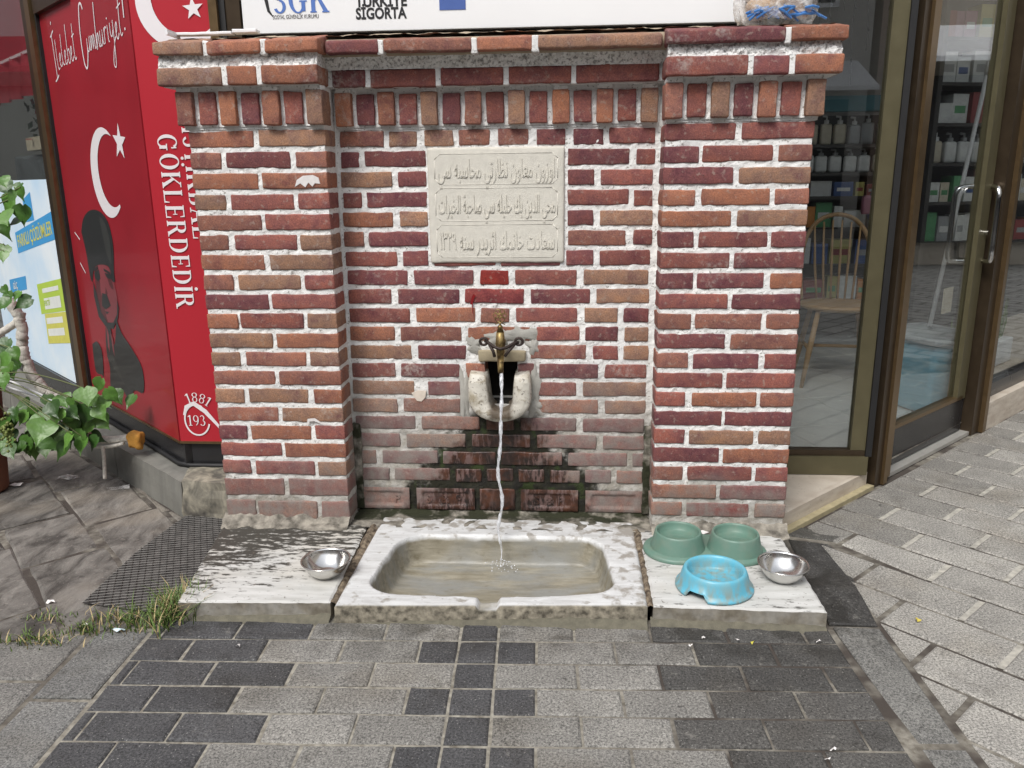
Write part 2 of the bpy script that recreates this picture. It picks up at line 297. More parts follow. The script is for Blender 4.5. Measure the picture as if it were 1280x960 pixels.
def tag(ob, label, cat, group=None):
    ob['label'] = label; ob['category'] = cat
    if group: ob['group'] = group
    return ob
def struct(ob): ob['kind'] = 'structure'; return ob
def stuff(ob): ob['kind'] = 'stuff'; return ob
def lattice(x0, x1, y0, y1, z0, z1, r, j, step=.03):
    def ax(a, b):
        L = b-a; q = min(r, L*.3); k = max(1, round((L-2*q)/step)); return [a, a+q*.4] + [a+q+(L-2*q)*i/k for i in range(k+1)] + [b-q*.4, b]
    X, Y, Z = ax(x0, x1), ax(y0, y1), ax(z0, z1); idx = {}; vs = []; fs = []
    sd = Vector((random.random()*50, random.random()*50, random.random()*50))
    def vid(i, jj, k):
        if (i, jj, k) not in idx:
            p = Vector((X[i], Y[jj], Z[k])); q = Vector((min(max(p.x, x0+r), x1-r), min(max(p.y, y0+r), y1-r), min(max(p.z, z0+r), z1-r)))
            d = p-q
            if d.length > 1e-9: p = q+d.normalized()*r
            if j: 
                nv = noise.noise_vector(p*38+sd)*j + noise.noise_vector(p*9+sd)*j*.9; p = p+Vector((nv.x, nv.y*.5, nv.z))
            idx[(i, jj, k)] = len(vs); vs.append(tuple(p))
        return idx[(i, jj, k)]
    nx, ny, nz = len(X)-1, len(Y)-1, len(Z)-1
    for i in range(nx):
        for k in range(nz):
            fs.append((vid(i, 0, k), vid(i+1, 0, k), vid(i+1, 0, k+1), vid(i, 0, k+1))); fs.append((vid(i, ny, k), vid(i, ny, k+1), vid(i+1, ny, k+1), vid(i+1, ny, k)))
    for i in range(nx):
        for q in range(ny):
            fs.append((vid(i, q, 0), vid(i, q+1, 0), vid(i+1, q+1, 0), vid(i+1, q, 0))); fs.append((vid(i, q, nz), vid(i+1, q, nz), vid(i+1, q+1, nz), vid(i, q+1, nz)))
    for q in range(ny):
        for k in range(nz):
            fs.append((vid(0, q, k), vid(0, q, k+1), vid(0, q+1, k+1), vid(0, q+1, k))); fs.append((vid(nx, q, k), vid(nx, q+1, k), vid(nx, q+1, k+1), vid(nx, q, k+1)))
    return vs, fs
def text_mesh(body, size, fn, name, mat, parent, depth=.0008, bold=0., sx=1., align='LEFT', space=1., stack=0.):
    cu = bpy.data.curves.new('t', 'FONT'); cu.body = body; cu.size = size; cu.extrude = depth/2; cu.offset = bold; cu.align_x = align; cu.resolution_u = 3; cu.space_character = space
    to = bpy.data.objects.new('t', cu); C.objects.link(to); dg = bpy.context.evaluated_depsgraph_get(); dg.update()
    me = bpy.data.meshes.new_from_object(to.evaluated_get(dg)); bpy.data.objects.remove(to); bpy.data.curves.remove(cu)
    b = MB(); b.v = [tuple(fn(v.co.x*sx, v.co.y, stack+depth/2+v.co.z)) for v in me.vertices]; b.f = [tuple(p.vertices) for p in me.polygons]; bpy.data.meshes.remove(me)
    return b.build(name, mat, parent)
def ribbon(b, pts, w, fn, off=0.):
    pts = [Vector((p[0], p[1])) for p in pts]; L = []; R = []; n = len(pts)
    for i, p in enumerate(pts):
        t = (pts[min(i+1, n-1)]-pts[max(i-1, 0)]).normalized(); q = Vector((-t.y, t.x)); ww = (w(i/(n-1)) if callable(w) else w)/2
        L.append(p+q*ww); R.append(p-q*ww)
    vs = [fn(p.x, p.y, off) for p in L]+[fn(p.x, p.y, off) for p in R]; b.add(vs, [(i, i+1, n+i+1, n+i) for i in range(n-1)])
def arc(cx, cy, rx, ry, a0, a1, n=20): return [(cx+rx*math.cos(math.radians(a0+(a1-a0)*i/n)), cy+ry*math.sin(math.radians(a0+(a1-a0)*i/n))) for i in range(n+1)]
def spline(pts, k=6):
    out = []; P = [Vector(p) for p in pts]; n = len(P)
    for i in range(n-1):
        p0, p1, p2, p3 = P[max(i-1, 0)], P[i], P[i+1], P[min(i+2, n-1)]
        for q in range(k):
            t = q/k; out.append(.5*((2*p1)+(p2-p0)*t+(2*p0-5*p1+4*p2-p3)*t*t+(3*p1-p0-3*p2+p3)*t**3))
    out.append(P[-1]); return out
# ------------------------------------------------------------------ ground
g = MB()
HX0, HX1, HY0, HY1 = .1, 1.80, -.46, .05
for (a, b_, c_, d2) in ((-3.4, HX0, -2.4, 2.6), (HX1, 4.6, -2.4, 2.6), (HX0, HX1, -2.4, HY0), (HX0, HX1, HY1, 2.6)): g.add([(a, c_, -.0045), (b_, c_, -.0045), (b_, d2, -.0045), (a, d2, -.0045)], [(0, 1, 2, 3)])
ground = struct(g.build('pavement', SAND, None, origin=(0, 0, -.012)))
g = MB(); n = 40
for (a, b_, c_, d2) in ((-60, -3.4, -60, 60), (4.6, 60, -60, 60), (-3.4, 4.6, -60, -2.4), (-3.4, 4.6, 2.6, 60)): g.add([(a, c_, -.008), (b_, c_, -.008), (b_, d2, -.008), (a, d2, -.008)], [(0, 1, 2, 3)])
street = struct(g.build('street', STREET, None, origin=(0, 0, -.004)))

def clip(poly, px, py, nx, ny):   # keep side where (p-P).n >= 0
    out = []
    for i in range(len(poly)):
        a, b = poly[i], poly[(i+1) % len(poly)]; da = (a[0]-px)*nx+(a[1]-py)*ny; db = (b[0]-px)*nx+(b[1]-py)*ny
        if da >= 0: out.append(a)
        if (da >= 0) != (db >= 0): t = da/(da-db); out.append((a[0]+(b[0]-a[0])*t, a[1]+(b[1]-a[1])*t))
    return out
def area(p): return abs(sum(p[i][0]*p[(i+1) % len(p)][1]-p[(i+1) % len(p)][0]*p[i][1] for i in range(len(p))))/2
def slab(poly, z, gap, name, mat, parent, col, j=.0015, bev=.005, deep=.03, tilt=.0035):
    cx = sum(p[0] for p in poly)/len(poly); cy = sum(p[1] for p in poly)/len(poly)
    # drop near-duplicate corners, subdivide edges, shrink by gap
    q = [p for i, p in enumerate(poly) if (Vector(p)-Vector(poly[i-1])).length > .004]
    if len(q) < 3: return None
    P = []
    for i in range(len(q)):
        a, b = Vector(q[i]), Vector(q[(i+1) % len(q)]); k = max(1, round((b-a).length/.06)); P += [a+(b-a)*t/k for t in range(k)]
    ctr = Vector((cx, cy)); sd = random.random()*90
    def shrink(p, g_):
        d = p-ctr; return ctr+d*(max(0., 1-g_/max(.02, d.length))) 
    # gap by inset along both normals
    n = len(P); sgn = 1 if sum(q[i][0]*q[(i+1) % len(q)][1]-q[(i+1) % len(q)][0]*q[i][1] for i in range(len(q))) > 0 else -1
    def inset(g_):
        out = []
        for i in range(n):
            e0 = (P[i]-P[i-1]).normalized(); e1 = (P[(i+1) % n]-P[i]).normalized(); n0 = Vector((-e0.y, e0.x))*sgn; n1 = Vector((-e1.y, e1.x))*sgn
            k = 1+n0.dot(n1); out.append(P[i]+(n0+n1)/max(k, .3)*g_)
        return out
    t1 = random.uniform(-tilt, tilt); t2 = random.uniform(-tilt, tilt)
    def jit(p, a): v = noise.noise_vector(Vector((p.x*30+sd, p.y*30, 0))); return Vector((p.x+v.x*a, p.y+v.y*a))
    A = [jit(p, j) for p in inset(gap)]; B = [jit(p, j) for p in inset(gap+bev)]
    zz = lambda p: z+t1*(p.x-cx)*6+t2*(p.y-cy)*6
    vs = [(p.x, p.y, z-deep) for p in A]+[(p.x, p.y, zz(p)-bev*.7) for p in A]+[(p.x, p.y, zz(p)) for p in B]
    fs = [(i, (i+1) % n, n+(i+1) % n, n+i) for i in range(n)]+[(n+i, n+(i+1) % n, 2*n+(i+1) % n, 2*n+i) for i in range(n)]+[tuple(2*n+i for i in range(n))]
    if sgn < 0: fs = [f[::-1] for f in fs]
    b = MB(); b.add(vs, fs); o = b.build(name, mat, parent, origin=(cx, cy, z)); o.color = (*col, 1); return o
def tone(base, v=.12): k = 1+random.uniform(-v, v); return tuple(c*k for c in base)
LIGHT, DARK, WETD = (.235, .228, .214), (.080, .080, .084), (.095, .092, .088)
# front field (20 x 10 cm pavers)
th = math.radians(2.2); U = Vector((math.cos(th), math.sin(th))); V = Vector((math.sin(th), -math.cos(th))); O2 = Vector((.867, -.593))
def F(u, v): p = O2+U*u+V*v; return (p.x, p.y)
def field(row, u0, u1, col):
    a = max(u0, -.83); b = min(u1, .975)
    if b-a < .012: return
    q = [F(a, row*.1-.1), F(b, row*.1-.1), F(b, row*.1), F(a, row*.1)]
    q = clip(q, .09, -.531, .0286, -1)
    if len(q) > 2 and area(q) > .0008: slab(q, 0, .0034, 'paver', PAVER, ground, tone(col, .12))
for row in range(0, 11):
    odd = row % 2      # row 0 is the first cut row against the slabs
    if not odd:
        L = [(-.2*(i+1), -.2*i) for i in range(5)]; Rr = [(.1+.2*i, .3+.2*i) for i in range(5)]; cen = [(0, .1)]; tl, tr = -.39, .49
    else:
        L = [(-.1-.2*(i+1), -.1-.2*i) for i in range(4)]; Rr = [(.2+.2*i, .4+.2*i) for i in range(4)]; cen = [(-.1, 0), (0, .1), (.1, .2)]; tl, tr = -.49, .59
    for c0 in cen: field(row, *c0, DARK)
    for a, b_ in L: field(row, a, b_, DARK if (a+b_)/2 < tl else LIGHT)
    for a, b_ in Rr: field(row, a, b_, (WETD if row > 2 else (.085, .083, .08)) if (a+b_)/2 > tr else LIGHT)
# left border strip and the stones outside it
for i in range(6):
    v0, v1 = -.02+.3*i-.02, .28+.3*i-.02
    slab([F(-.985, v0), F(-.835, v0), F(-.835, v1), F(-.985, v1)], 0, .005, 'paver', PAVER, ground, tone((.19, .19, .185)))
for i in range(5):
    for k in range(5):
        v0 = -.02+.21*i-.07*(k % 2); u1 = -.99-.34*k
        q = clip([F(u1-.34, v0), F(u1, v0), F(u1, v0+.21), F(u1-.34, v0+.21)], -.25, -.64, .25, -1)
        if len(q) > 2 and area(q) > .002: slab(q, 0, .005, 'paver', PAVER, ground, tone((.185, .18, .17)))
# right border stones
RB = [[(1.872, .075), (2.0, .045), (2.016, -.03), (1.975, -.470), (1.842, -.470)], [(1.846, -.477), (1.974, -.477), (1.985, -.93), (1.885, -.935)], [(1.885, -.94), (1.986, -.935), (2.0, -1.4), (1.93, -1.4)]]
for q in RB[:1]: slab(q, 0, .003, 'paver', PAVER, ground, (.062, .06, .058))
for q in RB[1:]: slab(q, 0, .004, 'paver', PAVER, ground, tone((.17, .168, .16)))
slab([(1.86, .10), (1.905, .19), (2.075, .10), (2.02, .055)], 0, .003, 'paver', PAVER, ground, (.10, .097, .09))
# right field (30 x 16 cm pavers laid at 45 degrees)
ea = Vector((math.sqrt(.5), -math.sqrt(.5))); eb = Vector((math.sqrt(.5), math.sqrt(.5)))
def RF(a, b): p = ea*a+eb*b; return (p.x, p.y)
JB = MB()
for k in range(-9, 21):
    b0 = 1.256+.163*k; off = 1.558 if k % 2 == 0 else 1.708
    for i in range(-6, 9):
        a0 = off+.30*i; q = [RF(a0+.0025, b0), RF(a0+.2975, b0), RF(a0+.2975, b0+.163), RF(a0+.0025, b0+.163)]; jc = Vector(RF(a0, b0+.08))
        if jc.x-jc.y < 1.74 or (jc.x > 2.13 and jc.y > -1.4 and jc.x-jc.y > 1.86 and jc.x < 4.2) or (jc.x > 2.16 and jc.x < 4.2 and jc.y > -1.4): JB.add([(*RF(a0-.0085, b0+.008), -.0035), (*RF(a0+.0085, b0+.008), -.0022), (*RF(a0+.0085, b0+.155), -.0022), (*RF(a0-.0085, b0+.155), -.0035)], [(0, 1, 2, 3)])
        q = clip(q, 1.80, 0, -1, 1) if False else clip(q, 1.79, 0, 1, -1)            # in front of the shop line
        q = clip(q, 1.982, -.47, 1, .03) if len(q) > 2 else q      # right of the border stones
        if len(q) > 2: q = clip(q, 2.03, .05, .5, .86) if False else q
        if len(q) > 2 and min(p[0] for p in q) < 2.02 and max(p[1] for p in q) > .06: q = clip(q, 2.05, .08, .86, -.5) if False else clip(q, 2.02, .05, .8, .6)
        if len(q) > 2: q = clip(q, 3.75, 0, -1, .25)
        if len(q) > 2: q = clip(q, 0, -1.5, 0, 1)
        if len(q) > 2: q = clip(q, 4.3, 0, -1, 0)
        if len(q) > 2 and area(q) > .0015:
            cy = sum(p[1] for p in q)/len(q); cx = sum(p[0] for p in q)/len(q)
            near = max(0, 1-abs(cx-cy-1.9)/.25); col = tuple(c*(1-.35*near) for c in (.33, .318, .295))
            slab(q, 0, .0052, 'paver', PAVER, ground, tone(col, .1), bev=.005, tilt=.0012)
JB.f = [f for f in JB.f if (lambda c: c.x-c.y > 1.83 and c.x+.075*c.y > 1.99)(sum((Vector(JB.v[i]) for i in f), Vector())/4)]
stuff(JB.build('joint_filling', simple('pale_joint_sand', (.40, .38, .335), .95, 0, .8, 45, .8), ground))
# old natural stones on the left
th2 = math.radians(-44); e1 = Vector((math.cos(th2), math.sin(th2))); e2 = Vector((-math.sin(th2), math.cos(th2)))
def LF(a, b): p = Vector((-.5, -.15))+e1*a+e2*b; return (p.x, p.y)
rows = [-1.15, -.86, -.60, -.36, -.12, .12, .36, .62]
for r in range(len(rows)-1):
    a = -2.4+.2*(r % 3)
    while a < .9:
        w = random.uniform(.34, .55); q = [LF(a, rows[r]+.01), LF(a+w, rows[r]-.01), LF(a+w, rows[r+1]-.01), LF(a, rows[r+1]+.01)]; a += w
        q = clip(q, -.25, -.635, -.25, 1)
        if len(q) > 2: q = clip(q, .10, -.55, -1, -.14)
        if len(q) > 2: q = clip(q, -.231, .156, -.625, -.78)
        if len(q) > 2: q = clip(q, 0, -.02, -1, .0) if False else q
        if len(q) > 2 and area(q) > .003: slab(q, random.uniform(-.003, .002), .004, 'paving_stone', OLDSTONE, ground, tone((1, 1, 1), .2), j=.006, bev=.009, tilt=.004)
# ------------------------------------------------------------------ fountain wall
WX1 = 1.8386; PL = .420; PR = 1.4161; R = .1185
wall = thing('brick_fountain_wall', 'red brick street fountain wall with white mortar, two piers and a dentilled cornice', 'brick wall', (.92, .12, .05))
RED, MAR, ORA, TAN, BRO = (.215, .082, .074), (.165, .062, .066), (.275, .122, .084), (.262, .155, .113), (.235, .108, .086)
def pick(kind):
    w = {'L': (3, 1.5, 5, 3.5, 4), 'C': (6, 5, 2.5, 3.5, 2.5), 'R': (4, 3.5, 5.5, 3, 3)}[kind]
    return random.choices((RED, MAR, ORA, TAN, BRO), w)[0]
def brick(x0, x1, y0, y1, z0, z1, col, j=.0024, r=.0045):
    b = MB(); dz = random.uniform(-.0012, .0012); dy = random.uniform(-.0015, .001); vs, fs = lattice(x0, x1, y0+dy, y1, z0+dz, z1+dz, r*random.uniform(.7, 1.3), j, .022)
    t = random.uniform(-.008, .008); xc = (x0+x1)/2; vs = [(v[0], v[1], v[2]+(v[0]-xc)*t) for v in vs]
    b.add(vs, fs); o = b.build('brick', MB_BRICK, wall, smooth=True, origin=(xc, (y0+y1)/2, (z0+z1)/2)); o.color = (*tone(col, .14), 1); return o
cp = .06131; Z1 = 1.2908; BH = .0465
def zc(k): return Z1-(k-1)*cp
J = .0135
def pier(x0, x1, kind, short):
    w = x1-x0; full = (w-J)/2; half = (full-J)/2
    for k in range(1, 21):
        z = zc(k); h = BH
        if kind == 'L' and k >= 19: z = (.180, .099)[k-19]; h = (.058, .066)[k-19]
        if (k % 2 == 1): segs = [(x0, x0+full), (x1-full, x1)]
        else: segs = [(x0, x0+half+.002), (x0+half+.002+J, x1-half-.002-J), (x1-half-.002, x1)]
        for (a, b_) in segs:
            j2 = random.uniform(-.003, .003) if a > x0 else 0; j3 = random.uniform(-.003, .003) if b_ < x1 else 0
            col = pick(kind)
            if kind == 'R' and k == 20 and x0+.05 < a < x1-.15: col = (.20, .025, .022)
            brick(a+j2, b_+j3, 0, R-.018, z-h/2, z+h/2, col)
pier(0, PL, 'L', 0); pier(PR, WX1, 'R', 0)
for k in range(1, 21):      # the outer flanks show a second brick behind the first
    brick(0, .09, R+.0, .245, zc(k)-BH/2, zc(k)+BH/2, pick('L')); brick(WX1-.09, WX1, R+.0, .245, zc(k)-BH/2, zc(k)+BH/2, pick('R'))
REC = {1: [(0.429, 0.568), (0.583, 0.673), (0.695, 0.787), (0.802, 0.899), (0.923, 1.019), (1.041, 1.131), (1.153, 1.248), (1.262, 1.404)],
2: [(0.428, 0.489), (0.504, 0.698), (1.138, 1.327), (1.346, 1.406)], 3: [(0.424, 0.589), (0.607, 0.698), (1.138, 1.221), (1.238, 1.401)],
4: [(0.427, 0.489), (0.504, 0.698), (1.138, 1.327), (1.342, 1.401)], 5: [(0.423, 0.589), (0.607, 0.698), (1.138, 1.222), (1.240, 1.403)],
6: [(0.424, 0.489), (0.502, 0.696), (1.138, 1.322), (1.343, 1.402)], 7: [(0.423, 0.595), (0.611, 0.697), (0.712, 0.912), (0.925, 1.116), (1.134, 1.222), (1.239, 1.399)],
8: [(0.427, 0.626), (0.645, 0.839), (0.86, 0.953), (0.971, 1.169), (1.19, 1.396)], 9: [(0.425, 0.571), (0.589, 0.794), (0.809, 1.003), (1.021, 1.213), (1.231, 1.401)],
10: [(0.427, 0.629), (0.647, 0.842), (0.86, 0.954), (0.972, 1.173), (1.195, 1.303), (1.319, 1.4)], 11: [(0.423, 0.576), (0.592, 0.796), (0.817, 1.021), (1.039, 1.181), (1.197, 1.305), (1.323, 1.402)],
12: [(0.422, 0.629), (0.648, 0.81), (1.02, 1.203), (1.222, 1.306), (1.321, 1.404)], 13: [(0.424, 0.572), (0.588, 0.787), (0.806, 0.872), (0.978, 1.033), (1.048, 1.242), (1.263, 1.398)],
14: [(0.423, 0.632), (0.678, 0.788), (1.046, 1.172), (1.192, 1.399)], 15: [(0.419, 0.573), (0.591, 0.787), (1.046, 1.244), (1.264, 1.401)],
16: [(0.424, 0.632), (0.650, 0.85), (0.871, 0.964), (0.984, 1.174), (1.192, 1.398)], 17: [(0.42, 0.577), (0.597, 0.801), (0.821, 1.021), (1.04, 1.240), (1.26, 1.4)],
18: [(0.419, 0.492), (0.510, 0.704), (0.720, 0.902), (0.920, 1.127), (1.145, 1.343), (1.359, 1.399)], 19: [(0.421, 0.533), (0.549, 0.744), (0.761, 0.852), (0.868, 0.961), (0.977, 1.067), (1.084, 1.187), (1.202, 1.292), (1.307, 1.395)]}
for k, l in REC.items():
    for (a, b_) in l:
        z0, z1 = zc(k)-BH/2, zc(k)+BH/2
        if k == 7 and .7 < a and b_ < 1.13: z1 -= .014; z0 -= .002
        col = pick('C')
        if k == 8 and .85 < a < .9: col = (.23, .03, .025)
        if k == 9 and .8 < a < .85: col = (.21, .05, .05)
        if k == 10 and .85 < a < .9: col = BRO
        brick(a+.001, b_-.001, R, R+.09, z0, z1, col)
# stamped course at the foot
ZS0, ZS1 = .062, .140
def stamped(x0, x1, txt, letters):
    nx = max(10, int((x1-x0)/.0045)); nz = 17; vs = []; fs = []; r = .006
    for i in range(nx+1):
        for k in range(nz+1):
            x = x0+(x1-x0)*i/nx; z = ZS0+(ZS1-ZS0)*k/nz
            ex = min(x-x0, x1-x); ez = min(z-ZS0, ZS1-z); y = R
            e = min(ex, ez); y += max(0, (.006-e))**1.2*.9
            # sunken panel with cut corners
            px, pz = ex-.020, ez-.014; d = min(px, pz, (px+pz)*.7-.004) if txt != 'plain' else -1
            y += .005*max(0, min(1, d/.004)) - .005; y += noise.noise(Vector((x*60, z*60, 3)))*.0012
            vs.append((x, y, z))
    W_ = nz+1
    for i in range(nx):
        for k in range(nz): fs.append((i*W_+k, (i+1)*W_+k, (i+1)*W_+k+1, i*W_+k+1))
    b = MB(); b.add(vs, fs); b.box(x0+.002, x1-.002, R+.012, R+.09, ZS0+.002, ZS1-.002)
    o = b.build('brick', MB_BRICK, wall, smooth=True); o['label'] = 'stamped brick with a sunken panel'; o.color = (*tone(random.choice((MAR, BRO)), .1), 1)
    for (tx, ch) in letters: text_mesh(ch, .040, lambda u, v, w, tx=tx: (x0+tx+u, R+.001-w*1., .086+v), 'letter', MB_BRICK, o, .0042, .0008).color = (*BRO, 1)
for (a, b_, L) in ((.421, .600, [(.125, 'P')]), (.625, .826, [(.032, 'S'), (.085, '&'), (.135, 'P')]), (.985, 1.180, [(.045, 'S'), (.088, '&'), (.125, 'P')]), (1.205, 1.396, [])): stamped(a, b_, '', L)
brick(.844, .966, R, R+.09, ZS0, ZS1, (.30, .085, .03))
# cornice: dentils, string course, bed, coping
def dent(xs, yb, proud_first=True):
    for i, (a, b_) in enumerate(xs):
        p = (i % 2 == 0) == proud_first
        if p: brick(a, b_, yb-.024, yb+.06, 1.328, 1.424, random.choice((ORA, TAN, ORA, TAN, BRO, (.30, .13, .08))))
        else: brick(a-.003, b_+.003, yb-.014, yb+.06, 1.331, 1.421, random.choice((RED, MAR, MAR, RED, BRO)))
def runx(x0, x1, n, yb, wp=.050, first=True):
    pitch = (x1-x0-wp)/(n-1); dent([(x0+pitch*i+(.0 if i % 2 == 0 else .001), x0+pitch*i+wp-(0 if i % 2 == 0 else .001)) for i in range(n)], yb, first)
runx(-.016, PL+.004, 7, 0.); runx(PR-.004, WX1+.016, 7, 0.)
runx(PL+.008, PR-.010, 15, R)
def course(xs, yb, z0, z1, d, kinds, slope=0.):
    for a, b_ in xs:
        o = brick(a, b_, yb, yb+d, z0, z1, pick(kinds), .0022, .006)
        if slope:
            for v in o.data.vertices:
                w = v.co.z+o.location.z+WORLD[wall.name].z
                if w > z1-.012: v.co.z += (v.co.y+d/2)*slope
def split(x0, x1, pts, g=.014): 
    e = [x0]+pts+[x1]; return [(e[i]+(g/2 if i else 0), e[i+1]-(g/2 if i < len(e)-2 else 0)) for i in range(len(e)-1)]
SY = -.050
course(split(-.052, PL+.004, [.150, .252]), SY, 1.438, 1.488, .11, 'L'); course(split(PR-.006, WX1+.052, [1.640, 1.752]), SY, 1.438, 1.488, .11, 'R')
course(split(PL+.010, PR-.012, [.540, .752, .955, 1.155]), R+SY, 1.438, 1.488, .11, 'C')
course(split(-.055, PL+.012, [.100, .270]), SY-.004, 1.522, 1.556, .12, 'L', .22); course(split(PR-.006, WX1+.055, [1.735]), SY-.004, 1.522, 1.556, .12, 'C', .22)
course(split(PL+.018, PR-.012, [.60, .87, 1.045]), SY+.048, 1.522, 1.556, .12, 'C', .22)
# mortar: noisy sheets following the wall profile, with the niche left open
b = MB()
def sheet(fn, u0, u1, v0, v1, st=.006, skip=None, amp=.0030):
    nu, nv = max(1, round((u1-u0)/st)), max(1, round((v1-v0)/st)); vs = []; base = len(b.v)
    for i in range(nu+1):
        for k in range(nv+1):
            u = u0+(u1-u0)*i/nu; v = v0+(v1-v0)*k/nv; p = Vector(fn(u, v, 0)); q = noise.noise(p*42)*amp+noise.noise(p*120)*amp*.5; b.v.append(tuple(fn(u, v, q)))
    for i in range(nu):
        for k in range(nv):
            u = u0+(u1-u0)*(i+.5)/nu; v = v0+(v1-v0)*(k+.5)/nv
            if skip and skip(u, v): continue
            a = base+i*(nv+1)+k; b.f.append((a, a+nv+1, a+nv+2, a+1))
MO = .0040
front = lambda yy: (lambda u, v, q: (u, yy+MO-q, v))
sheet(front(0), .004, PL-.004, .02, 1.325); sheet(front(0), PR+.004, WX1-.004, .02, 1.325)
sheet(front(R), PL-.006, PR+.006, .02, 1.45, skip=lambda u, v: .872 < u < .978 and .44 < v < .590)
b.box(.0045, PL-.0045, .0085, .25, .02, 1.50); b.box(PR+.0045, WX1-.0045, .0085, .25, .02, 1.50)      # pier cores
sheet(lambda u, v, q: (PL-.004+q, u, v), MO, R+.01, .02, 1.5); sheet(lambda u, v, q: (PR+.004-q, u, v), MO, R+.01, .02, 1.5)
sheet(lambda u, v, q: (.0035-q, u, v), MO, .25, .02, 1.5); sheet(lambda u, v, q: (WX1-.0035+q, u, v), MO, .25, .02, 1.5)
# cornice mortar
for (x0, x1, yb) in ((-.006, PL-.002, 0), (PR+.002, WX1+.006, 0), (PL+.004, PR-.004, R)):
    sheet(front(yb-.007), x0, x1, 1.325, 1.44, amp=.003)
    b.box(x0, x1, yb+.001, yb+.05, 1.318, 1.44)
for (x0, x1, yb) in ((-.045, PL, -.040), (PR, WX1+.045, -.040), (PL-.004, PR+.004, R-.045)):
    sheet(front(yb), x0, x1, 1.44, 1.494, .005, amp=.003)
    b.box(x0+.002, x1-.002, yb+.012, .26, 1.4365, 1.530)
for (x0, x1, yb, yt) in ((-.047, PL+.002, -.040, -.030), (PR-.002, WX1+.047, -.040, -.030), (PL-.01, PR+.01, R-.052, .050)):
    sheet((lambda yb, yt: (lambda u, v, q: (u, yb+(yt-yb)*(v-1.486)/.042-q, v)))(yb, yt), x0, x1, 1.486, 1.528, .0045, amp=.008)
for zt in (): pass
b.box(PL-.01, PR+.01, R+.10, .25, .02, .44); b.box(PL-.01, .868, R+.012, .25, .44, .59); b.box(.982, PR+.01, R+.012, .25, .44, .59); b.box(PL-.01, PR+.01, R+.012, .25, .59, 1.45)
# joint pads standing on the cornice faces
for xs, yb in (((.150, .252), SY), ((1.640, 1.752), SY), ((.540, .752, .955, 1.155), R+SY)):
    for xx in xs: b.rbox(xx-.0085, xx+.0085, yb+.003, yb+.05, 1.436, 1.491, .003, .001)
for xs, yb in (((.100, .270), SY), ((1.735,), SY), ((.60, .87, 1.045), SY+.048)):
    for xx in xs: b.rbox(xx-.010, xx+.010, yb+.002, yb+.10, 1.515, 1.558, .004, .004)
# daubs of mortar over the proud dentils
def caps(x0, x1, n, yb):
    pitch = (x1-x0-.05)/(n-1)
    for i in range(0, n, 2): b.rbox(x0+pitch*i+.002, x0+pitch*i+.048, yb-.021, yb+.03, 1.423, 1.4375, .004, .003)
caps(-.016, PL+.004, 7, 0); caps(PR-.004, WX1+.016, 7, 0); caps(PL+.008, PR-.010, 15, R)
mort = b.build('mortar', MORTAR, wall, smooth=False); mort['label'] = 'white lime mortar, grey and mossy at the foot'
# top weathering slope
b = MB()
def top(u, v, q): return (u, -.005+(.255)*v, 1.560+.045*v+q)
nu, nv = 230, 24; base = 0
for i in range(nu+1):
    for k in range(nv+1):
        u = -.048+(WX1+.096)*i/nu; v = k/nv; p = Vector((u*22, v*5, 0)); b.v.append((u, .035+.225*v, 1.577+.030*v+noise.noise(p)*.006+noise.noise(p*4)*.002))
for i in range(nu):
    for k in range(nv): a = i*(nv+1)+k; b.f.append((a, a+nv+1, a+nv+2, a+1))
b.box(-.047, WX1+.047, .03, .258, 1.52, 1.565)
b.build('mortar_capping', simple('coping_render', (.36, .29, .21), .9, 0, .45, 14, .6), wall, smooth=True)
# cement foot and smeared cement
b = MB()
def fillet(x0, x1, y, h, d, n=60):
    vs = []; m_ = 7
    for i in range(n+1):
        x = x0+(x1-x0)*i/n
        for k in range(m_):
            t = k/(m_-1); q = noise.noise(Vector((x*18, t*3, y*7))); w = noise.noise(Vector((x*70, t*9, 1)))
            vs.append((x, y-d*(1-t)**1.3*(1+.5*q)+.006*t, .046+(h+.008)*t*(1+.6*q)+w*.004))
    b.add(vs, [(i*m_+k, (i+1)*m_+k, (i+1)*m_+k+1, i*m_+k+1) for i in range(n) for k in range(m_-1)])
fillet(-.01, PL, 0, .030, .05); fillet(PR, WX1+.01, 0, .028, .045); fillet(PL, PR, R, .006, .03, 110)
vs = []
for i in range(111):
    for k in range(13):
        x = PL-.02+(PR-PL+.04)*i/110; y = -.015+.125*k/12; vs.append((x, y, .049+noise.noise(Vector((x*25, y*25, 0)))*.007))
b.add(vs, [(i*13+k, (i+1)*13+k, (i+1)*13+k+1, i*13+k+1) for i in range(110) for k in range(12)])
b.box(PL-.02, PR+.02, .0, .12, .0, .040)
for side in (0, 1):
    for i in range(10):
        x = (PL+.008 if side == 0 else PR-.006); b.rbox(x-.014, x+.014, R-.012+.0, R+.01, .06+i*.03, .10+i*.03, .006, .004)
b.build('cement_foot', CEMENT, wall, smooth=True)
